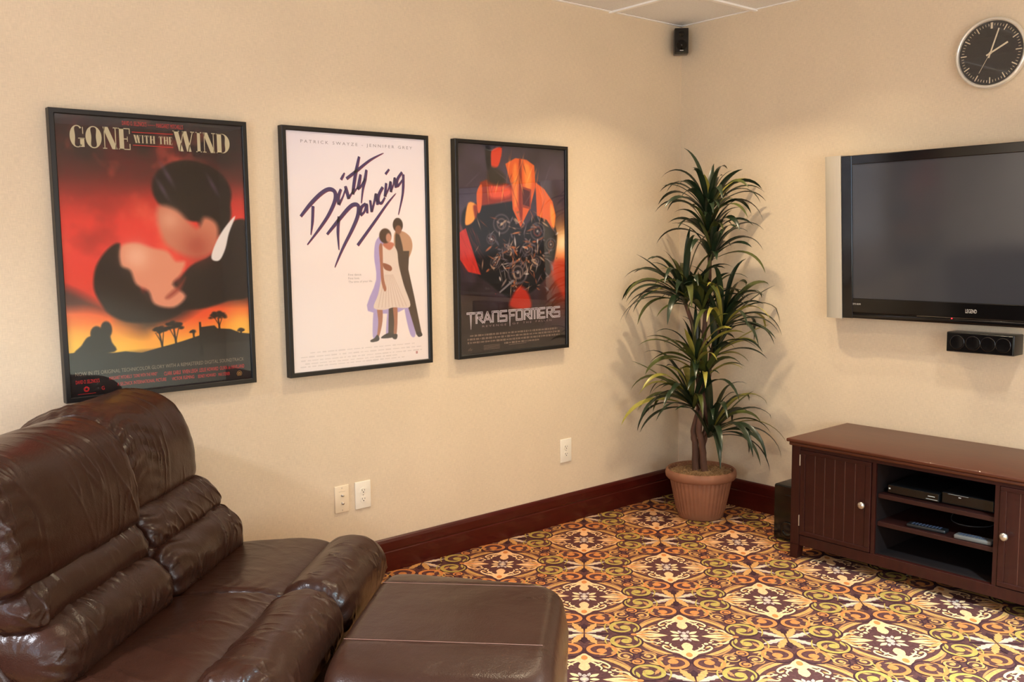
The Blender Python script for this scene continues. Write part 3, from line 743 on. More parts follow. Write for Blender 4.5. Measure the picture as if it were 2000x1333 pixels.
# ---- poster 3: dark poster with orange shards
t3 = poster_frame(-1.6721, 0.9558, 'black framed dark poster with orange shards and silver block title, nearest the plant')
A = Art(seed=9)
A.grad([(0, (30, 24, 24)), (.22, (44, 28, 26)), (.4, (40, 26, 30)), (.7, (66, 52, 66)), (1, (58, 50, 64))])
n1 = A.noise(4, 6, 5); A.mix(np.clip((n1 - .5) * 3, 0, 1) * .5, (96, 84, 108)); A.mix(np.clip((.45 - n1) * 4, 0, 1) * .6, (26, 20, 28))
A.glow(.98, .50, .13, (255, 150, 60), 1); A.glow(.96, .52, .07, (255, 236, 190), 1); A.glow(1.0, .38, .10, (226, 80, 40), .9); A.glow(.95, .28, .10, (130, 40, 26), .8)
OR, OD, OY = (222, 96, 40), (140, 44, 24), (246, 160, 70)
A.poly([(.05, .64), (.10, .70), (.26, .72), (.47, .74), (.56, .60), (.70, .66), (.84, .64), (.90, .56), (.86, .42), (.80, .36), (.62, .28), (.45, .27), (.28, .34), (.12, .42), (.08, .55)], (20, 14, 16), .006)
A.poly([(.21, .81), (.29, .83), (.50, .80), (.52, .73), (.30, .71), (.19, .70)], OD, .005, 1, False); A.poly([(.30, .80), (.46, .79), (.46, .75), (.30, .74)], (226, 84, 50), .01)
A.poly([(.43, .90), (.52, .93), (.62, .925), (.69, .90), (.70, .80), (.65, .70), (.56, .605), (.49, .69), (.48, .80)], OR, .0025, 1, False)
A.poly([(.55, .91), (.57, .91), (.58, .70), (.565, .62), (.545, .72)], OD, .004); A.poly([(.60, .90), (.65, .89), (.66, .80), (.61, .78)], OY, .01, .7); A.poly([(.50, .88), (.53, .89), (.53, .72), (.505, .72)], OY, .008, .6)
A.poly([(.565, .80), (.66, .785), (.655, .69), (.57, .70)], (150, 60, 36), .002, 1, False); A.poly([(.578, .788), (.648, .775), (.643, .702), (.583, .712)], (84, 30, 24), .002, 1, False)     # plain dark plaque
A.poly([(.70, .82), (.78, .79), (.86, .73), (.89, .66), (.87, .585), (.80, .64), (.71, .66)], OR, .003, 1, False); A.poly([(.84, .72), (.88, .67), (.87, .60), (.84, .64)], OY, .006, .8)
A.poly([(.11, .715), (.185, .70), (.16, .64), (.11, .615), (.08, .625)], OY, .004); A.poly([(.15, .70), (.19, .70), (.17, .64)], OD, .006)
A.poly([(.18, .76), (.225, .80), (.22, .70), (.19, .67)], OR, .003)
A.poly([(.31, .955), (.40, .972), (.37, .89), (.31, .885)], (216, 64, 38), .004); A.poly([(.26, .97), (.30, .97), (.30, .87), (.27, .88)], (16, 14, 20), .006)
A.poly([(.30, .88), (.40, .86), (.43, .82), (.36, .80), (.27, .82)], (46, 40, 36), .012)
A.poly([(.03, .58), (.085, .60), (.15, .48), (.205, .385), (.10, .40), (.03, .46)], (196, 44, 32), .003, 1, False)
A.poly([(.985, .43), (.84, .43), (.86, .36), (.90, .32), (.985, .25)], (186, 58, 36), .012, .8)
A.poly([(.53, .32), (.61, .30), (.65, .22), (.55, .21), (.45, .235)], (190, 46, 28), .01, .9)
rr = random.Random(4)
MET = [(150, 128, 120), (196, 160, 130), (110, 96, 104), (214, 198, 190), (150, 84, 50), (200, 110, 60), (84, 78, 92)]
for (cx, cy, r_) in ((.39, .62, .050), (.715, .585, .046), (.53, .39, .062), (.30, .55, .028), (.84, .52, .034), (.62, .50, .034), (.45, .50, .03), (.70, .44, .03), (.33, .44, .028)):
    A.ell(cx, cy, r_ * 1.1, r_, 0, (92, 80, 84), .004, .8); A.ell(cx, cy, r_ * .92, r_ * .82, 0, (22, 18, 22), .003, .95)
    A.ell(cx, cy, r_ * .62, r_ * .58, 0, rr.choice([(120, 100, 96), (132, 62, 44)]), .004, .8); A.ell(cx, cy, r_ * .46, r_ * .42, 0, (26, 20, 24), .003, .9); A.ell(cx, cy, r_ * .16, r_ * .14, 0, (190, 176, 170), .003, .8)
for k in range(260):      # scattered metal chips
    a_ = rr.gauss(.56, .18); b_ = rr.gauss(.48, .11)
    if not (.14 < a_ < .90 and .30 < b_ < .68): continue
    an = rr.random() * PI; l = rr.uniform(.005, .026); w = rr.uniform(.001, .0055)
    A.ell(a_, b_, l, w, an, rr.choice(MET), .002, .8)
for k in range(60):       # glints and cracks on the orange shards
    a_ = rr.uniform(.2, .9); b_ = rr.uniform(.62, .92)
    m_ = (A.C[min(489, int(b_ * 490)), min(339, int(a_ * 340))])
    if m_[0] > .55: A.ell(a_, b_, rr.uniform(.008, .03), rr.uniform(.0008, .003), 1.5 + rr.uniform(-.5, .5), rr.choice([(120, 36, 20), (250, 180, 90), (90, 30, 24), (255, 140, 60)]), .003, .7)
for k in range(40):
    A.ell(rr.uniform(.03, .2), rr.uniform(.39, .6), rr.uniform(.008, .03), rr.uniform(.0008, .003), -1.1 + rr.uniform(-.3, .3), rr.choice([(120, 26, 22), (230, 90, 60)]), .003, .35)
for k in range(9): A.ell(rr.uniform(.1, .95), rr.uniform(.72, .97), .03, .002, rr.random() * 3, (120, 104, 120), .004, .5)
A.poly([(.36, .30), (.48, .355), (.50, .35), (.37, .295)], (120, 112, 116), .002, 1, False)
A.build(t3)
I = Ink()
BL = {'T': [((0, 1), (1, 1)), ((.5, 1), (.5, -.62))], 'R': [((.12, 0), (.12, 1)), ((.05, 1), (.9, 1)), ((.9, 1), (.9, .5)), ((.9, .5), (.3, .5)), ((.4, .5), (1, 0))], 'A': [((.02, 0), (.5, 1)), ((.5, 1), (.98, 0)), ((.22, .3), (.78, .3))],
      'N': [((.1, 0), (.1, 1)), ((0, 1), (.9, 1)), ((.9, 1), (.9, 0))], 'S': [((.95, 1), (.08, 1)), ((.08, 1), (.08, .5)), ((.08, .5), (.92, .5)), ((.92, .5), (.92, 0)), ((.92, 0), (.0, 0))],
      'F': [((.1, 1), (1.1, 1)), ((.25, 1), (.25, -.62)), ((.25, .5), (.9, .5))], 'O': [((.08, 0), (.08, 1)), ((.08, 1), (.92, 1)), ((.92, 1), (.92, 0)), ((.92, 0), (.08, 0))],
      'M': [((.05, 0), (.05, 1)), ((.05, 1), (.95, 1)), ((.95, 1), (.95, 0)), ((.5, 1), (.5, 0))], 'E': [((.08, 0), (.08, 1)), ((.08, 1), (.95, 1)), ((.08, .5), (.8, .5)), ((.08, 0), (.95, 0))]}
def block_word(I, word, u0, u1, v0, h, sw, arch=0.0, gap=.14):
    n = len(word); wl = (u1 - u0) / n
    for i, ch in enumerate(word):
        x0 = u0 + wl * i + wl * gap / 2; w = wl * (1 - gap)
        for (p, q) in BL[ch]:
            a_ = (x0 + p[0] * w, v0 + p[1] * h); b_ = (x0 + q[0] * w, v0 + q[1] * h)
            tap = [sw * 1.2, sw * 1.2, sw * .9, sw * .25] if q[1] < -.1 else [sw, sw]
            d = np.array((b_[0] - a_[0], b_[1] - a_[1])); L = np.hypot(*d); e = d / L * .004 if q[1] >= -.1 else d * 0
            I.strip([(a_[0] - e[0], a_[1] - e[1]), (b_[0] + e[0], b_[1] + e[1])], [x * 1.25 for x in tap], 0, n=0)
            I.strip([(a_[0] - e[0] * .5, a_[1] - e[1] * .5), (b_[0] + e[0] * .5, b_[1] + e[1] * .5)], [x * .6 for x in tap], 1, n=0, dy=.0003)
block_word(I, 'TRANSFORMERS', .079, .927, .162, .046, .0085)
I.done('title_lettering', [ink((216, 206, 208)), ink((132, 116, 126))], t3)
I = Ink(); poster_text(I, 'R E V E N G E', .211, .42, .139, .009); poster_text(I, 'O F', .475, .53, .140, .009); poster_text(I, 'T H E', .57, .65, .141, .009); poster_text(I, 'F A L L E N', .69, .84, .142, .009)
I.done('subtitle_lettering', ink((150, 126, 124)), t3)
I = Ink()
for (a_, b_, v_) in ((.105, .90, .103), (.084, .92, .087), (.084, .92, .071), (.40, .72, .055)):
    x = a_; rr = random.Random(int(v_ * 1000))
    while x < b_:
        w = rr.uniform(.006, .03); I.strip([(x, v_), (min(x + w, b_), v_)], rr.choice([.009, .007, .010]), n=0); x += w + rr.uniform(.004, .009)
for k in range(4): I.strip([(.22, .052 - k * .006), (.36, .052 - k * .006)], .002, n=0)
I.strip([(.44, .045), (.60, .046)], .002, n=0)
for k in range(3): I.strip([(.09 + k * .012, .034), (.096 + k * .012, .048 - abs(k - 1) * .006)], .003, n=0)
I.done('credits_lettering', ink((116, 96, 84)), t3)

# ------------------------------------------------------------------ wall plates
def screw(bm, x, z, y=-0.0062):
    cyl(bm, (x, y + .002, z), (x, y - .0008, z), 0.003, 0.0026, 12)
def plate(x0, x1, z0, z1, m, label, group=None):
    t = thing('wall_outlet', label, 'outlet', ((x0 + x1) / 2, 0, (z0 + z1) / 2), 0, group)
    obj('cover_plate', B(x0, x1, -0.0065, 0.0, z0, z1, 0.003, 3), m, t, smooth=0.6)
    return t, (x0 + x1) / 2, (z0 + z1) / 2
def duplex(t, cx, cz):
    for dz in (0.0195, -0.0195):
        bm = bmesh.new()
        pts = []
        for i in range(32):
            a_ = 2 * PI * i / 32; pts.append((cx + 0.0165 * max(-.82, min(.82, math.cos(a_))) * 1.05, cz + dz + 0.0145 * math.sin(a_)))
        f0 = [bm.verts.new((x, -0.006, z)) for x, z in pts]; f1 = [bm.verts.new((x, -0.0085, z)) for x, z in pts]
        bm.faces.new(f1); 
        for i in range(32): bm.faces.new((f0[i], f0[(i + 1) % 32], f1[(i + 1) % 32], f1[i]))
        bmesh.ops.recalc_face_normals(bm, faces=bm.faces[:])
        s = obj('socket', bm, M['plate'], t)
        h = bmesh.new(); box(h, cx - .0075, cx - .0055, -.0092, -.008, cz + dz - .001, cz + dz + .007); box(h, cx + .0055, cx + .0075, -.0092, -.008, cz + dz + .0, cz + dz + .006)
        cyl(h, (cx, -.008, cz + dz - .0065), (cx, -.0092, cz + dz - .0065), .0026, n=12)
        obj('socket_slots', h, M['hole'], s)
    bm = bmesh.new(); screw(bm, cx, cz, -0.0065); obj('screw', bm, M['nickel'], t)
ta, cx, cz = plate(-2.347, -2.275, 0.326, 0.448, M['plate2'], 'ivory cable jack plate with two connectors, left of the white outlet pair on the wall')
for dz in (.017, -.019):
    bm = bmesh.new(); cyl(bm, (cx, -.006, cz + dz), (cx, -.011, cz + dz), .0065, .006, 6); cyl(bm, (cx, -.011, cz + dz), (cx, -.018, cz + dz), .0042, n=16)
    obj('connector', bm, M['nickel'], ta, smooth=0.6)
for dz in (.05, -.05):
    bm = bmesh.new(); screw(bm, cx, cz + dz, -.0065); obj('screw', bm, M['nickel'], ta)
bm = box(bmesh.new(), cx - .016, cx + .016, -.0068, -.0062, cz + .033, cz + .0345); obj('printed_line', bm, M['nickel'], ta)
tb, cx, cz = plate(-2.243, -2.162, 0.324, 0.449, M['plate'], 'white electrical outlet directly right of the ivory cable jack plate')
duplex(tb, cx, cz)
tc_, cx, cz = plate(-0.98, -0.898, 0.331, 0.459, M['plate'], 'white electrical outlet below the rightmost poster, nearest the potted plant')
duplex(tc_, cx, cz)

# ------------------------------------------------------------------ corner speaker
n_ = Vector((-1, -1, 0)).normalized(); r_ = Vector((1, -1, 0)).normalized()
t = thing('satellite_speaker', 'small black speaker high in the corner just under the ceiling', 'speaker', (-0.107, -0.093, 2.555))
c0 = Vector((-0.107, -0.093, 0))
def orient_box(bm, c, rx, ry, z0, z1, bev=0.0):
    tmp = B(-rx, rx, -ry, ry, z0, z1, bev)
    mt = Matrix(((r_.x, -n_.x, 0, c.x), (r_.y, -n_.y, 0, c.y), (0, 0, 1, 0), (0, 0, 0, 1)))
    merge(bm, tmp, 0, mt); return bm
obj('cabinet', orient_box(bmesh.new(), c0 - n_ * 0.038, 0.039, 0.036, 2.560, 2.700, 0.004), M['satin'], t, smooth=0.6)
obj('grille', orient_box(bmesh.new(), c0 + n_ * 0.001, 0.037, 0.004, 2.563, 2.697, 0.002), M['gloss'], t)
g = bmesh.new(); cyl(g, c0 + n_ * .006 + Vector((0, 0, 2.605)), c0 + n_ * .0035 + Vector((0, 0, 2.605)), .028, .024, 32); cyl(g, c0 + n_ * .006 + Vector((0, 0, 2.665)), c0 + n_ * .0035 + Vector((0, 0, 2.665)), .016, .012, 24)
obj('driver', g, M['gloss'], t, smooth=0.6)
obj('wall_bracket', orient_box(bmesh.new(), c0 - n_ * 0.088, 0.012, 0.02, 2.60, 2.66, 0.002), M['satin'], t)
obj('badge', orient_box(bmesh.new(), c0 + n_ * 0.0055, 0.010, 0.0006, 2.5735, 2.577), M['logo'], t)

# ------------------------------------------------------------------ wall clock
cy, cz, R0 = -1.758, 2.312, 0.153
t = thing('wall_clock', 'round wall clock with black dial and silver rim above the television', 'clock', (0, cy, cz))
def ring_x(bm, prof, n=96, mi=0):
    rings = [[bm.verts.new((x, cy + r * math.cos(2 * PI * i / n), cz + r * math.sin(2 * PI * i / n))) for i in range(n)] for r, x in prof]
    for j in range(len(rings) - 1):
        for i in range(n): bm.faces.new((rings[j][i], rings[j + 1][i], rings[j + 1][(i + 1) % n], rings[j][(i + 1) % n])).material_index = mi
    return rings
bm = bmesh.new(); ring_x(bm, [(0.146, -0.001), (0.150, -0.012), (0.153, -0.026), (0.152, -0.036), (0.147, -0.041), (0.142, -0.041), (0.1375, -0.037), (0.1365, -0.030)])
bmesh.ops.recalc_face_normals(bm, faces=bm.faces[:]); obj('rim', bm, M['rim'], t, smooth=3.1)
bm = bmesh.new(); cyl(bm, (-0.002, cy, cz), (-0.030, cy, cz), 0.141, n=96); obj('dial', bm, M['dial'], t)
bm = bmesh.new()
def tick(bm, ang, r0, r1, w, x=-0.0305, th=.0006):
    d = Vector((0, -math.sin(ang), math.cos(ang))); s = Vector((0, -math.cos(ang), -math.sin(ang))); o_ = Vector((x, cy, cz))
    P = [o_ + d * r0 + s * w, o_ + d * r1 + s * w, o_ + d * r1 - s * w, o_ + d * r0 - s * w]
    v0 = [bm.verts.new(p) for p in P]; v1 = [bm.verts.new(p + Vector((-th, 0, 0))) for p in P]
    bm.faces.new(v1); bm.faces.new(v0[::-1])
    for i in range(4): bm.faces.new((v0[i], v0[(i + 1) % 4], v1[(i + 1) % 4], v1[i]))
for k in range(60):
    a_ = 2 * PI * k / 60
    if k % 5: tick(bm, a_, .116, .126, .0010)
    elif k: tick(bm, a_, .104, .130, .0021)
tick(bm, 0.022, .104, .130, .0020); tick(bm, -0.022, .104, .130, .0020)
bmesh.ops.recalc_face_normals(bm, faces=bm.faces[:]); obj('minute_marks', bm, M['hands'], t)
for nm, ang, r0, r1, w, x in (('hour_hand', 63, -.020, .080, .0036, -.0325), ('minute_hand', 18, -.022, .106, .0030, -.034), ('second_hand', 209, -.018, .094, .0007, -.0355)):
    bm = bmesh.new(); tick(bm, math.radians(ang), r0, r1, w, x, .0008); bmesh.ops.recalc_face_normals(bm, faces=bm.faces[:]); obj(nm, bm, M['hands'], t)
bm = bmesh.new(); cyl(bm, (-.030, cy, cz), (-.0365, cy, cz), .005, n=20); obj('hub', bm, M['hands'], t)
bm = bmesh.new(); cyl(bm, (-.0375, cy, cz), (-.039, cy, cz), .1385, n=96); obj('glass_cover', bm, M['glass'], t)

# ------------------------------------------------------------------ television (built upright, then tipped forward)
t = thing('television', 'large wall mounted flat television with dark screen and silver side panel', 'television', (-0.075, -1.76, 1.516))
yl, yr = -1.120, -2.405; zb, zt = 1.122, 1.912
bm = bmesh.new(); box(bm, -0.118, -0.035, yr, yl, zb, zt, 0.004); obj('housing', bm, M['satin'], t, smooth=0.6)
# bezel: four rails around the screen
sy0, sy1, sz0, sz1 = -1.176, -2.349, 1.222, 1.868
bm = bmesh.new()
box(bm, -0.124, -0.112, sy0, yl, zb, zt, 0.003); box(bm, -0.124, -0.112, yr, sy1, zb, zt, 0.003)
box(bm, -0.124, -0.112, sy1 - .001, sy0 + .001, sz1, zt, 0.003); box(bm, -0.124, -0.112, sy1 - .001, sy0 + .001, zb + .03, sz0, 0.003)
obj('bezel', bm, M['gloss'], t)
obj('screen', B(-0.1195, -0.117, sy1, sy0, sz0, sz1), M['screen'], t)
bm = bmesh.new(); box(bm, -0.122, -0.105, yr, yl, zb, zb + .028, 0.008, 4); obj('lower_lip', bm, M['gloss'], t, smooth=0.8)
def side_panel(ya, yb):
    bm = bmesh.new(); n = 12; rows = []
    for z in (zb - .004, zt + .004):
        rows.append([bm.verts.new((-0.124 + 0.020 * (1 - math.cos(k / n * 1.25)) / (1 - math.cos(1.25)), ya + (yb - ya) * math.sin(k / n * 1.25) / math.sin(1.25), z)) for k in range(n + 1)] + [bm.verts.new((-0.04, yb, z)), bm.verts.new((-0.04, ya, z))])
    m_ = len(rows[0])
    for i in range(m_): bm.faces.new((rows[0][i], rows[0][(i + 1) % m_], rows[1][(i + 1) % m_], rows[1][i]))
    bm.faces.new(rows[0]); bm.faces.new(rows[1][::-1]); bmesh.ops.recalc_face_normals(bm, faces=bm.faces[:])
    return bm
sp_ = obj('side_speaker', side_panel(yl + .002, yl + .098), M['silver'], t, smooth=0.5); obj('side_speaker', side_panel(yr - .002, yr - .098), M['silver'], t, smooth=0.5)
LW = lambda x, y, z: Matrix.Translation((x, y, z)) @ Matrix(((0, 0, -1, 0), (-1, 0, 0, 0), (0, 1, 0, 0), (0, 0, 0, 1)))
def wall_text(body, w, h, x, y, z, m, parent, name='logo_lettering'):
    bm = bmesh.new(); merge(bm, text_bm(body, w, h), 0, LW(x, y, z)); return obj(name, bm, m, parent)
wall_text('LEGEND', .050, .017, -.1246, -1.724, 1.176, M['logo'], t)
wall_text('DTS HDMI', .040, .008, -.1246, -1.178, 1.190, M['logo'], t)
bm = bmesh.new(); bmesh.ops.create_uvsphere(bm, u_segments=10, v_segments=8, radius=.0028, matrix=Matrix.Translation((-.1225, -1.662, 1.148))); obj('power_light', bm, M['led'], t)
bm = bmesh.new(); box(bm, -0.1245, -0.122, -2.30, -1.50, zb + .0285, zb + .0300); obj('silver_line', bm, M['chrome'], t)  # thin polished line just above the lower lip
obj('wall_mount', B(-0.04, -0.002, -1.95, -1.57, 1.40, 1.64, 0.003), M['satin'], t)
t.rotation_euler = (0, math.radians(-3.6), 0)

# ------------------------------------------------------------------ centre speaker
t = thing('center_speaker', 'long low black speaker mounted on the wall under the television', 'speaker', (0, -1.78, 0.99))
obj('cabinet', B(-0.094, -0.0005, -1.935, -1.640, 0.994, 1.084, 0.003), M['satin'], t, smooth=0.6)
obj('front_panel', B(-0.100, -0.0935, -1.932, -1.643, 0.997, 1.081, 0.002), M['gloss'], t)
for y in (-1.69, -1.76, -1.825, -1.89):
    bm = bmesh.new(); n = 32; dz = 1.039
    prof = [(.033, -.1000), (.032, -.1005), (.029, -.1007), (.026, -.1005), (.010, -.1001)]
    rings = [[bm.verts.new((x, y + r * math.cos(2 * PI * i / n), dz + r * math.sin(2 * PI * i / n))) for i in range(n)] for r, x in prof]
    for j in range(len(rings) - 1):
        for i in range(n): bm.faces.new((rings[j][i], rings[j + 1][i], rings[j + 1][(i + 1) % n], rings[j][(i + 1) % n]))
    bm.faces.new(rings[-1]); bmesh.ops.recalc_face_normals(bm, faces=bm.faces[:]); obj('driver', bm, M['gloss'], t, smooth=3.1)

# ------------------------------------------------------------------ media cabinet
t = thing('media_cabinet', 'dark cherry wood media cabinet with two plank doors and open middle shelves', 'cabinet', (-0.29, -1.81, 0))
cyl_, cyr = -1.136, -2.486
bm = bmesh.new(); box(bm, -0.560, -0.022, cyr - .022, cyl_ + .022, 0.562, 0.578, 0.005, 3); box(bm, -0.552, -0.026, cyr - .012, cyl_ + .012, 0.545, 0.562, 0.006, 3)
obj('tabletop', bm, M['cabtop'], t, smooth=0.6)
for (ya, yb) in ((cyl_ - .046, cyl_), (cyr, cyr + .046)):
    for (xa, xb) in ((-.544, -.498), (-.076, -.030)):
        bm = bmesh.new(); box(bm, xa, xb, ya, yb, 0.07, 0.546, .002)
        tmp = bmesh.new(); v = [tmp.verts.new(p) for p in ((xa, ya, .07), (xb, ya, .07), (xb, yb, .07), (xa, yb, .07))]
        s_ = 1 if ya == cyr else -1; q = .010
        lo = [(xa, ya, 0), (xb, ya, 0), (xb, yb, 0), (xa, yb, 0)]
        lo = [(p[0], p[1] - (q if (s_ == 1 and p[1] == yb) else 0) + (q if (s_ == -1 and p[1] == ya) else 0), p[2]) for p in lo]
        w = [tmp.verts.new(p) for p in lo]
        for i in range(4): tmp.faces.new((v[i], v[(i + 1) % 4], w[(i + 1) % 4], w[i]))
        tmp.faces.new(w); merge(bm, tmp); bmesh.ops.recalc_face_normals(bm, faces=bm.faces[:]); obj('leg', bm, M['cab'], t)
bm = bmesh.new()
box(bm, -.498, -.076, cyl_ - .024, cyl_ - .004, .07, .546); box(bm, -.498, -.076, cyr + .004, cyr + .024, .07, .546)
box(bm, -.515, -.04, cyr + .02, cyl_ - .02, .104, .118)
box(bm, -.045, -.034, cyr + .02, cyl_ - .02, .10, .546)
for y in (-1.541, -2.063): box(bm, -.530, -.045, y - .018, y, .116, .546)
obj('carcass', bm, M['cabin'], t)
obj('top_rail', B(-.540, -.531, cyr + .046, cyl_ - .046, .530, .546), M['cab'], t); obj('bottom_rail', B(-.540, -.516, cyr + .046, cyl_ - .046, .068, .118, .002), M['cab'], t)
for y in (-1.541, -2.063): obj('stile', B(-.5395, -.5305, y - .018, y, .1185, .5295), M['cab'], t)
for z0, z1, xf in ((.372, .392, -.522), (.246, .266, -.522)): obj('shelf', B(xf, -.046, -2.062, -1.560, z0, z1, .002), M['shelf'], t)
def door(ya, yb, knob_y, hinge_y):
    d = bmesh.new(); xf = -.546; w = abs(yb - ya); fr = 0
    y0, y1 = max(ya, yb), min(ya, yb)
    box(d, xf, xf + .018, y1, y0, .122, .142, .002); box(d, xf, xf + .018, y1, y0, .512, .529, .002)
    box(d, xf, xf + .018, y1, y1 + .026, .142, .512, .002); box(d, xf, xf + .018, y0 - .026, y0, .142, .512, .002)
    n = 6; a_, b_ = y1 + .026, y0 - .026
    for k in range(n): box(d, xf + .004, xf + .016, a_ + (b_ - a_) * k / n + .0012, a_ + (b_ - a_) * (k + 1) / n - .0012, .141, .513, .0012, 1)
    D = obj('door', d, M['cab'], t)
    g = bmesh.new(); box(g, xf + .0060, xf + .010, a_, b_, .142, .512); obj('plank_grooves', g, M['groove'], D)
    k_ = bmesh.new(); n = 28
    prof = [(.0045, xf), (.0045, xf - .010), (.010, xf - .012), (.0155, xf - .016), (.0165, xf - .021), (.013, xf - .026), (.006, xf - .0285), (.0005, xf - .029)]
    rings = [[k_.verts.new((x, knob_y + r * math.cos(2 * PI * i / n), .333 + r * math.sin(2 * PI * i / n))) for i in range(n)] for r, x in prof]
    for j in range(len(rings) - 1):
        for i in range(n): k_.faces.new((rings[j][i], rings[j + 1][i], rings[j + 1][(i + 1) % n], rings[j][(i + 1) % n]))
    bmesh.ops.recalc_face_normals(k_, faces=k_.faces[:]); obj('knob', k_, M['nickel'], D, smooth=3.1)
    for z in (.455, .165):
        h = bmesh.new(); cyl(h, (xf - .001, hinge_y, z), (xf - .001, hinge_y, z + .052), .0028, n=10); obj('hinge', h, M['nickel'], D)
door(-1.184, -1.538, -1.506, -1.183); door(-2.084, -2.438, -2.112, -2.439)

# things on its shelves
def deck(name, label, ya, yb, xa, xb, z, h, cat='media player'):
    t = thing(name, label, cat, ((xa + xb) / 2, (ya + yb) / 2, z))
    obj('casing', B(xa, xb, yb, ya, z + .005, z + h, .002), M['unit'], t)
    obj('faceplate', B(xa - .004, xa, yb + .001, ya - .001, z + .006, z + h - .001, .001), M['gloss'], t)
    for a_ in (xa + .03, xb - .03):
        for b_ in (ya - .03, yb + .03):
            f = bmesh.new(); cyl(f, (a_, b_, z), (a_, b_, z + .006), .01, n=14); obj('foot', f, M['hole'], t)
    return t
t = deck('disc_player', 'slim black disc player on the upper shelf of the media cabinet, left side', -1.590, -1.815, -.490, -.26, .392, .040)
for nm_, q_ in (('display', (-1.800, -1.770, .416, .4185)), ('trim_line', (-1.812, -1.762, .404, .4055)), ('silver_glint', (-1.603, -1.595, .414, .420))):  # the small square is a reflection laid on as a silver patch
    obj(nm_, B(-.4950, -.4942, *q_), M['logo'], t)
t = deck('receiver_box', 'black receiver box on the upper shelf of the media cabinet, right side', -1.825, -2.035, -.480, -.22, .392, .052, 'receiver')
obj('indicator_light', B(-.4850, -.4842, -1.905, -1.895, .431, .434), M['logo'], t); obj('trim_line', B(-.4850, -.4842, -1.935, -1.85, .4405, .4412), M['logo'], t)

def remote(label, c, ang, L, W, H, body, btn, tail=None):
    t = thing('remote_control', label, 'remote control', c, ang)
    obj('body', B(-L / 2, L / 2, -W / 2, W / 2, 0, H, .006, 3), body, t, smooth=0.8, local=True)
    bm = bmesh.new()
    for i in range(9):
        for j in range(3): box(bm, -L * .38 + i * L * .085, -L * .38 + i * L * .085 + L * .05, -W * .30 + j * W * .22, -W * .30 + j * W * .22 + W * .13, H - .001, H + .0018, .0006, 1)
    obj('buttons', bm, btn, t, local=True)
    return t
grey = mat('grey_plastic', (92, 88, 84), rough=0.45); blueb = mat('blue_grey_rubber', (48, 56, 76), rough=0.5); dk = mat('dark_grey_plastic', (20, 20, 22), rough=0.4)
remote('dark remote control with bluish buttons on the middle shelf of the cabinet', (-.478, -1.765, .266), math.radians(-93 + 8), .165, .048, .016, dk, blueb)
remote('grey remote control on the middle shelf of the cabinet, beside the right door', (-.490, -1.968, .266), math.radians(-93 + 6), .150, .050, .018, grey, blueb)
bm = bmesh.new(); tube(bm, catmull([(-.10, -1.73, .30), (-.22, -1.75, .2685), (-.30, -1.80, .2685), (-.31, -1.87, .2685), (-.24, -1.93, .2685), (-.12, -1.92, .28), (-.06, -1.9, .32)], 8), .0022, 8)
tag(obj('power_cable', bm, grey, None, smooth=3.1), 'thin grey cable looped on the middle shelf behind the remote controls', 'cable')

# subwoofer
t = thing('subwoofer', 'black subwoofer box on the carpet tucked behind the left end of the media cabinet', 'speaker', (-0.21, -1.02, 0))
obj('cabinet', B(-0.355, -0.07, -1.115, -0.920, 0.006, 0.285, 0.004), M['satin'], t, smooth=0.6)
obj('front_panel', B(-0.362, -0.354, -1.113, -0.922, 0.010, 0.282, 0.003), M['gloss'], t)
bm = bmesh.new(); n = 32; prof = [(.036, -.3625), (.038, -.366), (.034, -.3675), (.028, -.364), (.024, -.3625)]
rings = [[bm.verts.new((x, -1.0 + r * math.cos(2 * PI * i / n), .066 + r * math.sin(2 * PI * i / n))) for i in range(n)] for r, x in prof]
for j in range(len(rings) - 1):
    for i in range(n): bm.faces.new((rings[j][i], rings[j + 1][i], rings[j + 1][(i + 1) % n], rings[j][(i + 1) % n]))
bmesh.ops.recalc_face_normals(bm, faces=bm.faces[:]); obj('port_ring', bm, M['gloss'], t, smooth=3.1)
bm = bmesh.new(); box(bm, -.3635, -.3622, -1.05, -.985, .236, .242); obj('badge', bm, M['satin'], t)
for a_ in (-.33, -.10):
    for b_ in (-.945, -1.09):
        bm = bmesh.new(); cyl(bm, (a_, b_, 0), (a_, b_, .008), .012, n=14); obj('foot', bm, M['hole'], t)

# ------------------------------------------------------------------ potted plant
PX, PY = -0.313, -0.418
plant = thing('potted_plant', 'tall artificial dracaena plant with strap leaves in a terracotta pot in the corner', 'plant', (PX, PY, 0))
bm = bmesh.new()
flute = lambda th, z, r: (0.026 * (1 - abs(math.sin(th * 20)) ** 3) if 0.035 < z < 0.215 and r > 0.1 else 0)
prof = [(.0, .001), (.118, .001), (.124, .006), (.126, .03), (.130, .04), (.163, .205), (.166, .215), (.183, .218), (.190, .226), (.193, .245), (.189, .262), (.182, .268), (.175, .265), (.170, .235), (.160, .230), (.0, .229)]
lathe(bm, prof, PX, PY, 400, flute)
bmesh.ops.remove_doubles(bm, verts=bm.verts[:], dist=1e-5); bmesh.ops.recalc_face_normals(bm, faces=bm.faces[:])
obj('pot', bm, M['pot'], plant, smooth=0.9)
bm = bmesh.new(); rings = []
for j in range(14):
    r = .171 * j / 13
    rings.append([bm.verts.new((PX + r * math.cos(2 * PI * i / 60), PY + r * math.sin(2 * PI * i / 60), .243 + .012 * (1 - (r / .171) ** 2) + .012 * noise.noise(Vector((r * 40 * math.cos(2 * PI * i / 60), r * 40 * math.sin(2 * PI * i / 60), 0))))) for i in range(60)])
for j in range(13):
    for i in range(60): bm.faces.new((rings[j][i], rings[j + 1][i], rings[j + 1][(i + 1) % 60], rings[j][(i + 1) % 60]))
rr = random.Random(2)
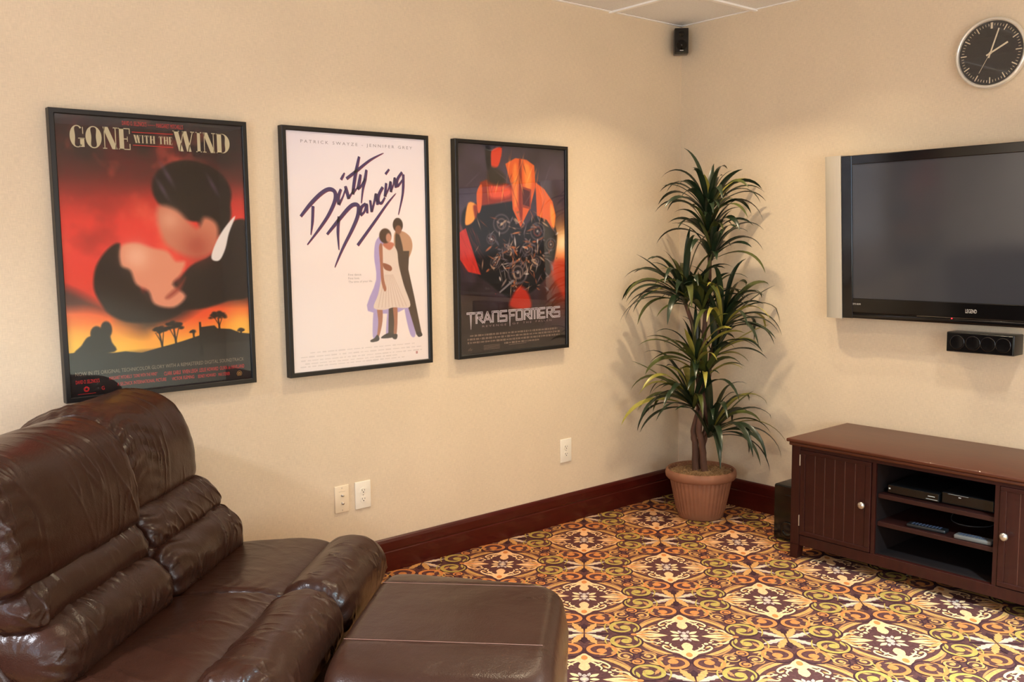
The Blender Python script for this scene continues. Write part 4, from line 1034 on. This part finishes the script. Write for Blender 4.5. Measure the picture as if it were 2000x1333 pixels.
for k in range(500):
    a_, q = rr.random() * 2 * PI, .165 * rr.random() ** .5; x, y = PX + q * math.cos(a_), PY + q * math.sin(a_); h = .252 + rr.uniform(0, .012); d = Vector((rr.uniform(-1, 1), rr.uniform(-1, 1), rr.uniform(-.2, .5))).normalized() * rr.uniform(.008, .02)
    tube(bm, [(x, y, h), Vector((x, y, h)) + d * .5 + Vector((0, 0, .003)), Vector((x, y, h)) + d], .0009, 3)
bmesh.ops.remove_doubles(bm, verts=bm.verts[:], dist=1e-5); obj('moss', bm, M['moss'], plant)
RT = Vector((.62, -.785, 0)); NN = Vector((.785, .62, 0))       # right and away, seen from the room
def PP(a, z, d=0.0): return Vector((PX, PY, 0)) + RT * a + NN * d + Vector((0, 0, z))
canes = [[(-.028, .24, .0), (-.032, .40, -.01), (-.040, .47, .01), (-.010, .60, .02), (.012, .72, .0), (.004, .90, -.02), (.022, 1.15, 0), (.036, 1.37, .01), (.030, 1.60, 0), (.026, 1.72, 0)],
         [(.020, .24, -.02), (.006, .40, -.035), (-.012, .50, -.03), (.012, .62, -.02), (.036, .76, .02), (.048, .88, .02), (.075, 1.0, 0), (.105, 1.10, -.02)],
         [(-.010, .24, .03), (.014, .42, .03), (.030, .50, .02), (.020, .60, -.03), (-.016, .74, -.03), (-.030, .90, 0), (-.05, 1.05, .02), (-.10, 1.20, .0), (-.12, 1.26, -.02)]]
for k, cn in enumerate(canes):
    pts = catmull(cn, 8); P3 = [PP(p[0], p[1], p[2]) + Vector((noise.noise(Vector((i * .4, k, 0))), noise.noise(Vector((i * .4, k, 5))), 0)) * .004 for i, p in enumerate(pts)]
    bm = bmesh.new(); tube(bm, P3, [(.019 - .010 * i / len(P3)) * (1 + .10 * noise.noise(Vector((i * .9, k * 3, 1)))) for i in range(len(P3))], 12); obj('cane', bm, M['bark'], plant, smooth=3.1)
def leaf_strip(bm, p0, d0, L, W, droop, mi, twist=0.0, n=14):
    p = p0.copy(); d = d0.normalized(); side = d.cross(Vector((0, 0, 1)))
    if side.length < .05: side = RT.copy()
    side.normalize(); rows = []
    for i in range(n + 1):
        t_ = i / n; w = W * (0.40 + 0.60 * min(1, t_ * 2.4)) * (1 - max(0, (t_ - .55) / .45) ** 1.8) * .5 + .0004
        up = side.cross(d).normalized(); s2 = (side * math.cos(twist * t_) + up * math.sin(twist * t_))
        rows.append([bm.verts.new(p - s2 * w + up * w * .35), bm.verts.new(p), bm.verts.new(p + s2 * w + up * w * .35)])
        d = (d + Vector((0, 0, -1)) * droop * (L / n) * (0.05 + 2.0 * t_)).normalized()
        side = (side - d * side.dot(d)).normalized(); p = p + d * (L / n)
        # stay inside the room
        p.x = min(p.x, -.008 - .002 * (i % 3)); p.y = min(p.y, -.008 - .002 * (i % 3))
    for i in range(n):
        for k in range(2):
            f = bm.faces.new((rows[i][k], rows[i][k + 1], rows[i + 1][k + 1], rows[i + 1][k])); f.material_index = mi; f.smooth = True
# rosettes: (a, z, depth, axis tilt to the right, axis tilt to the viewer, leaf length, leaves, droop, share olive, share yellow)
ROS = [(.026, 1.625, .0, .04, .05, .37, 34, 5.6, .2, .03), (.030, 1.51, .02, -.05, .05, .31, 20, 5.6, .15, .0), (.045, 1.40, -.01, .20, .1, .33, 18, 6.0, .1, .0),
       (-.085, 1.17, -.02, -.42, .1, .41, 34, 5.6, .25, .04), (.000, 1.12, -.03, -.1, .15, .33, 22, 5.6, .35, .15), (.100, 1.03, -.03, .38, .1, .40, 30, 5.6, .3, .14),
       (-.030, .84, -.05, -.1, .35, .34, 20, 5.0, .4, .30), (.060, .88, .0, .6, .0, .31, 12, 5.0, .2, .05), (-.040, .60, -.03, -.50, .15, .42, 30, 5.6, .35, .16), (.012, .76, -.06, .0, .5, .28, 12, 6.0, .6, .2), (.040, .44, -.02, .42, .1, .44, 32, 5.6, .3, .05)]
rr = random.Random(21)
for k, (a_, z, dp, tr, tf, L, n, dr, po, py) in enumerate(ROS):
    bm = bmesh.new(); ax = (Vector((0, 0, 1)) + RT * tr - NN * tf).normalized(); o_ = PP(a_, z, dp)
    u_ = ax.orthogonal().normalized(); v_ = ax.cross(u_)
    for i in range(n):
        ph = i * 2.399963 + rr.uniform(-.3, .3); el = (i + .5) / n            # 0 = upright inner leaf, 1 = spread outer leaf
        el_a = 0.16 + .78 * el ** .8 + rr.uniform(-.07, .07)
        d = ax * math.cos(el_a) + (u_ * math.cos(ph) + v_ * math.sin(ph)) * math.sin(el_a)
        x_ = rr.random(); mi = 2 if x_ < py else (1 if x_ < py + po else 0)
        if rr.random() < .12 and el < .3: dd = dr * .2
        else: dd = dr * rr.uniform(.7, 1.2)
        leaf_strip(bm, o_ + ax * .03 * (1 - el), d, L * rr.uniform(.80, 1.12) * (0.72 if el < .10 else 1), rr.uniform(.025, .038), dd, mi, rr.uniform(-.8, .8))
    obj('leaf_cluster', bm, [M['leafd'], M['leafo'], M['leafy']], plant)
for b_, e_ in (((.022, .80, .0), (.012, .80, -.06)), ((.020, 1.12, 0), (.0, 1.17, -.03)), ((.050, .90, .02), (.075, .93, 0)), ((-.02, .80, -.02), (-.03, .90, -.05)), ((-.015, .60, .0), (-.050, .68, -.03)), ((.012, .45, -.02), (.046, .52, -.02))):
    bm = bmesh.new(); tube(bm, [PP(*b_), PP(*e_)], [.009, .007], 8); obj('twig', bm, M['bark'], plant, smooth=3.1)

# ------------------------------------------------------------------ leather recliner and ottoman
ANG = math.radians(43.6)
SO = Vector((-2.989, -0.467, 0))
# local x = direction the seat faces (t), local y = along the sofa away from the camera (-s), z up
def bolster(prof, s0, s1, er=0.06, m_=110, n_=200, wr=0.004, pleat=(0.004, 0.004), seed=0, ep=2.2, taper=0.0, freq=22.0, sag=0.0, plr=.075):
    """cushion: closed (t, z) outline swept along s with rounded, gathered ends"""
    pts = np.array(catmull(prof, 12, True)); L = np.r_[0, np.cumsum(np.hypot(*np.diff(np.r_[pts, pts[:1]], axis=0).T))]
    q = np.linspace(0, L[-1], m_, endpoint=False); P = np.r_[pts, pts[:1]]
    X = np.interp(q, L, P[:, 0]); Z = np.interp(q, L, P[:, 1]); cx, cz = X.mean(), Z.mean()
    bm = bmesh.new(); rings = []
    # sample positions, denser near the ends
    ss = [0.5 - 0.5 * math.cos(PI * i / n_) for i in range(n_ + 1)]
    ss = [s0 + (s1 - s0) * (0.55 * a_ + 0.45 * i / n_) for i, a_ in enumerate(ss)]
    for s in ss:
        de = min(s - s0, s1 - s); e = max(0.0, 1 - de / er) if er > 0 else 0
        k = (max(0.0, 1 - e ** ep)) ** (1 / ep); inset = er * 0.9
        near0 = (s - s0) < (s1 - s); pl = pleat[0] if near0 else pleat[1]
        ring = []
        for j in range(m_):
            dx, dz = X[j] - cx, Z[j] - cz; r = math.hypot(dx, dz) + 1e-6
            rk = max(0.02, (r - inset * (1 - k)) / r) if k > 0.02 else 0.02 + 0.0
            rk = max(rk, 0.0) if k > 0.02 else max(0.02, (r - inset) / r)
            th = q[j] / L[-1] * 2 * PI
            # creases run around the section, leaning a little
            w1 = noise.noise(Vector((s * freq * .8 + 0.9 * math.sin(th + seed), th * 0.55 + seed, seed * 3.7)))
            w2 = noise.noise(Vector((s * 9 + math.cos(th), th * 1.1, seed * 1.3 + 9)))
            w3 = noise.noise(Vector((s * freq * 2.0 + 1.6 * math.sin(th * 1.3), th * 0.7 + 4, seed * 2.1)))
            msk = max(0.0, min(1.0, .55 + 2.2 * noise.noise(Vector((s * 5, th * 1.3, seed + 20)))))
            amp = wr * (1 + 1.2 * math.exp(-de / 0.09))
            disp = amp * (math.exp(-(w1 / .05) ** 2) * .75 * msk + math.exp(-(w3 / .06) ** 2) * .5 * msk * msk) + wr * w2 * .8
            disp += pl * max(0.15, min(1.0, dx / r + .6)) * math.exp(-de / plr) * math.sin(q[j] * 125 + 2.2 * math.sin(s * 26 + seed)) * (0.55 + 1.2 * noise.noise(Vector((q[j] * 9, seed, 2))))
            rr_ = r * rk + disp * min(1, k * 1.5)
            ring.append(bm.verts.new((cx + dx / r * rr_, -s, cz + dz / r * rr_ - sag * math.sin(PI * (s - s0) / (s1 - s0)))))
        rings.append(ring)
    for i in range(n_):
        for j in range(m_): bm.faces.new((rings[i][j], rings[i][(j + 1) % m_], rings[i + 1][(j + 1) % m_], rings[i + 1][j]))
    for rg, sy in ((rings[0], s0), (rings[-1], s1)):
        c_ = bm.verts.new((cx, -sy, cz))
        for j in range(m_): bm.faces.new((rg[j], rg[(j + 1) % m_], c_))
    bmesh.ops.recalc_face_normals(bm, faces=bm.faces[:])
    return bm
sofa = thing('leather_recliner_sofa', 'dark brown leather two-seat reclining sofa with puffy headrests below the posters', 'sofa', SO, ANG - PI / 2)
lm_ = M['leather']
HEAD = [(-.150, .690), (-.138, .760), (-.155, .870), (-.215, .975), (-.320, 1.018), (-.440, 1.000), (-.525, .930), (-.520, .800), (-.400, .700), (-.260, .660)]
ROLL2 = [(-.068, .588), (-.062, .625), (-.090, .670), (-.150, .705), (-.260, .700), (-.300, .620), (-.200, .560), (-.110, .565)]
ROLL1 = [(.000, .440), (.016, .490), (.004, .545), (-.050, .592), (-.140, .600), (-.220, .560), (-.200, .450), (-.080, .410)]
SEAT = [(-.06, .330), (-.07, .430), (.00, .449), (.12, .462), (.24, .468), (.325, .452), (.345, .400), (.330, .320), (.15, .290)]
FROLL = [(.318, .440), (.345, .475), (.400, .496), (.460, .492), (.515, .455), (.535, .395), (.520, .330), (.460, .290), (.370, .300), (.320, .360)]
obj('headrest', bolster(HEAD, -.02, .530, er=.10, wr=.004, pleat=(.001, .011), seed=1, freq=14, m_=170, plr=.12), lm_, sofa, smooth=3.1, local=True)
obj('headrest', bolster([(a_ + .042, b_ - .012) for a_, b_ in HEAD], .500, 1.14, er=.05, wr=.004, pleat=(.002, .007), seed=2, freq=14), lm_, sofa, smooth=3.1, local=True)
obj('lumbar_cushion', bolster(ROLL2, .0, .505, er=.035, wr=.004, pleat=(.002, .010), seed=3, freq=16), lm_, sofa, smooth=3.1, local=True)
obj('lumbar_cushion', bolster(ROLL2, .500, 1.13, er=.085, wr=.005, pleat=(.006, .008), seed=4, freq=16), lm_, sofa, smooth=3.1, local=True)
obj('lumbar_cushion', bolster(ROLL1, -.01, .525, er=.045, wr=.005, pleat=(.002, .010), seed=5, freq=16), lm_, sofa, smooth=3.1, local=True)
obj('lumbar_cushion', bolster(ROLL1, .515, 1.13, er=.09, wr=.007, pleat=(.003, .006), seed=6, freq=16), lm_, sofa, smooth=3.1, local=True)
obj('seat_cushion', bolster(SEAT, -.03, .500, er=.03, wr=.0015, pleat=(.001, .005), seed=7, freq=9), lm_, sofa, smooth=3.1, local=True)
obj('seat_cushion', bolster(SEAT, .500, 1.12, er=.03, wr=.003, pleat=(.004, .004), seed=8, freq=9), lm_, sofa, smooth=3.1, local=True)
obj('seat_roll', bolster(FROLL, -.01, .500, er=.05, wr=.003, pleat=(.001, .006), seed=9, freq=12), lm_, sofa, smooth=3.1, local=True)
obj('seat_roll', bolster(FROLL, .495, 1.13, er=.08, wr=.004, pleat=(.006, .010), seed=10, freq=12), lm_, sofa, smooth=3.1, local=True)
# back shell and plinth
bm = bmesh.new(); sh = [(-.10, .12), (-.10, .42), (-.20, .58), (-.27, .70), (-.34, .90), (-.50, .90), (-.53, .84), (-.50, .40), (-.46, .12)]
for s in (.0, 1.13): pass
r0 = [bm.verts.new((a_, -.0, b_)) for a_, b_ in sh]; r1 = [bm.verts.new((a_, -1.14, b_)) for a_, b_ in sh]
for i in range(len(sh)): bm.faces.new((r0[i], r0[(i + 1) % len(sh)], r1[(i + 1) % len(sh)], r1[i]))
bm.faces.new(r0); bm.faces.new(r1[::-1]); bmesh.ops.recalc_face_normals(bm, faces=bm.faces[:]); bmesh.ops.bevel(bm, geom=bm.edges[:], offset=.02, segments=3, profile=.5, affect='EDGES')
obj('back_shell', bm, lm_, sofa, smooth=0.9, local=True)
obj('plinth', B(-.44, .50, -1.12, -.005, .03, .335, .02, 3), lm_, sofa, smooth=0.9, local=True)
for (a_, b_) in ((-.40, -.05), (.44, -.05), (-.40, -1.07), (.44, -1.07)):
    bm = bmesh.new(); cyl(bm, (a_, b_, 0), (a_, b_, .035), .022, .026, 20); obj('foot', bm, M['satin'], sofa, smooth=0.6, local=True)

# ottoman
ott = thing('leather_ottoman', 'dark brown leather ottoman with two stitched seams, pushed against the front of the sofa', 'ottoman', SO + Vector((math.sin(ANG), -math.cos(ANG), 0)) * .87 - Vector((math.cos(ANG), math.sin(ANG), 0)) * .6, ANG - PI / 2)
OC = Vector((.87, -.6, 0))
def ott_top(t_, s):
    """height of the padded top"""
    c = .575; h = .452
    d = abs(s - c) - .215
    if d > 0: h -= .030 * (d / .20) ** 1.7
    h += .004 * math.cos((s - c) * 7) * math.sin(max(0, min(1, (t_ - .57) / .6)) * PI)
    for sm in (.355, .797): h -= .0025 * math.exp(-((s - sm) / .006) ** 2)
    return h
bm = bmesh.new(); NA, NB = 90, 90; rows = []
T0, T1, S1 = .575, 1.19, .995
for i in range(NA + 1):
    row = []
    for j in range(NB + 1):
        a_ = i / NA * 2 - 1; b_ = j / NB * 2 - 1
        # superellipse plan so that corners are rounded
        aa, bb = a_, b_
        k = (abs(a_) ** 9 + abs(b_) ** 9) ** (1 / 9); mx = max(abs(a_), abs(b_)); f = mx / k if k > 0 else 1
        aa, bb = a_ * f, b_ * f
        t_ = (T0 + T1) / 2 + (T1 - T0) / 2 * aa
        sfar = .15 + .17 * (t_ - T0) / (T1 - T0)
        s = (sfar + S1) / 2 + (S1 - sfar) / 2 * bb
        e = max(0.0, (mx - .82) / .18); drop = .075 * (1 - math.sqrt(max(0, 1 - e ** 2)))
        z = ott_top(t_, s) - drop
        z += .0015 * noise.noise(Vector((t_ * 9, s * 9, 3)))
        row.append(bm.verts.new((t_ - OC.x, -s - OC.y, z)))
    rows.append(row)
for i in range(NA):
    for j in range(NB): bm.faces.new((rows[i][j], rows[i + 1][j], rows[i + 1][j + 1], rows[i][j + 1]))
loop = rows[0][:] + [rows[i][NB] for i in range(1, NA + 1)] + rows[NA][:-1][::-1] + [rows[i][0] for i in range(NA - 1, 0, -1)]
prev = loop
for (z, ins) in ((.33, -.008), (.24, -.004), (.12, .0), (.05, .004), (.03, .02)):
    nx = []
    for v in loop:
        d = Vector((v.co.x, v.co.y + .0, 0)); l_ = d.length; d2 = d * ((l_ - ins) / l_); nx.append(bm.verts.new((d2.x, d2.y, z + .004 * noise.noise(Vector((v.co.x * 12, v.co.y * 12, z * 10))))))
    m_ = len(loop)
    for i in range(m_): bm.faces.new((prev[i], prev[(i + 1) % m_], nx[(i + 1) % m_], nx[i]))
    prev = nx
bm.faces.new(prev)
bmesh.ops.recalc_face_normals(bm, faces=bm.faces[:]); obj('cushion', bm, lm_, ott, smooth=1.2, local=True)
thread = mat('brown_thread', (136, 92, 74), rough=0.6)
for sm in (.363, .789):
    bm = bmesh.new(); P3 = []
    for i in range(60):
        t_ = T0 + .03 + (T1 - T0 - .075) * i / 59; P3.append((t_ - OC.x, -sm - OC.y, ott_top(t_, sm) + .0006 - .0 ))
    tube(bm, P3, .0009, 5); obj('stitching', bm, thread, ott, local=True)
for (a_, b_) in ((-.22, .25), (.22, .15), (-.22, -.35), (.22, -.35)):
    bm = bmesh.new(); cyl(bm, (a_, b_, 0), (a_, b_, .034), .022, .026, 20); obj('foot', bm, M['satin'], ott, smooth=0.6, local=True)
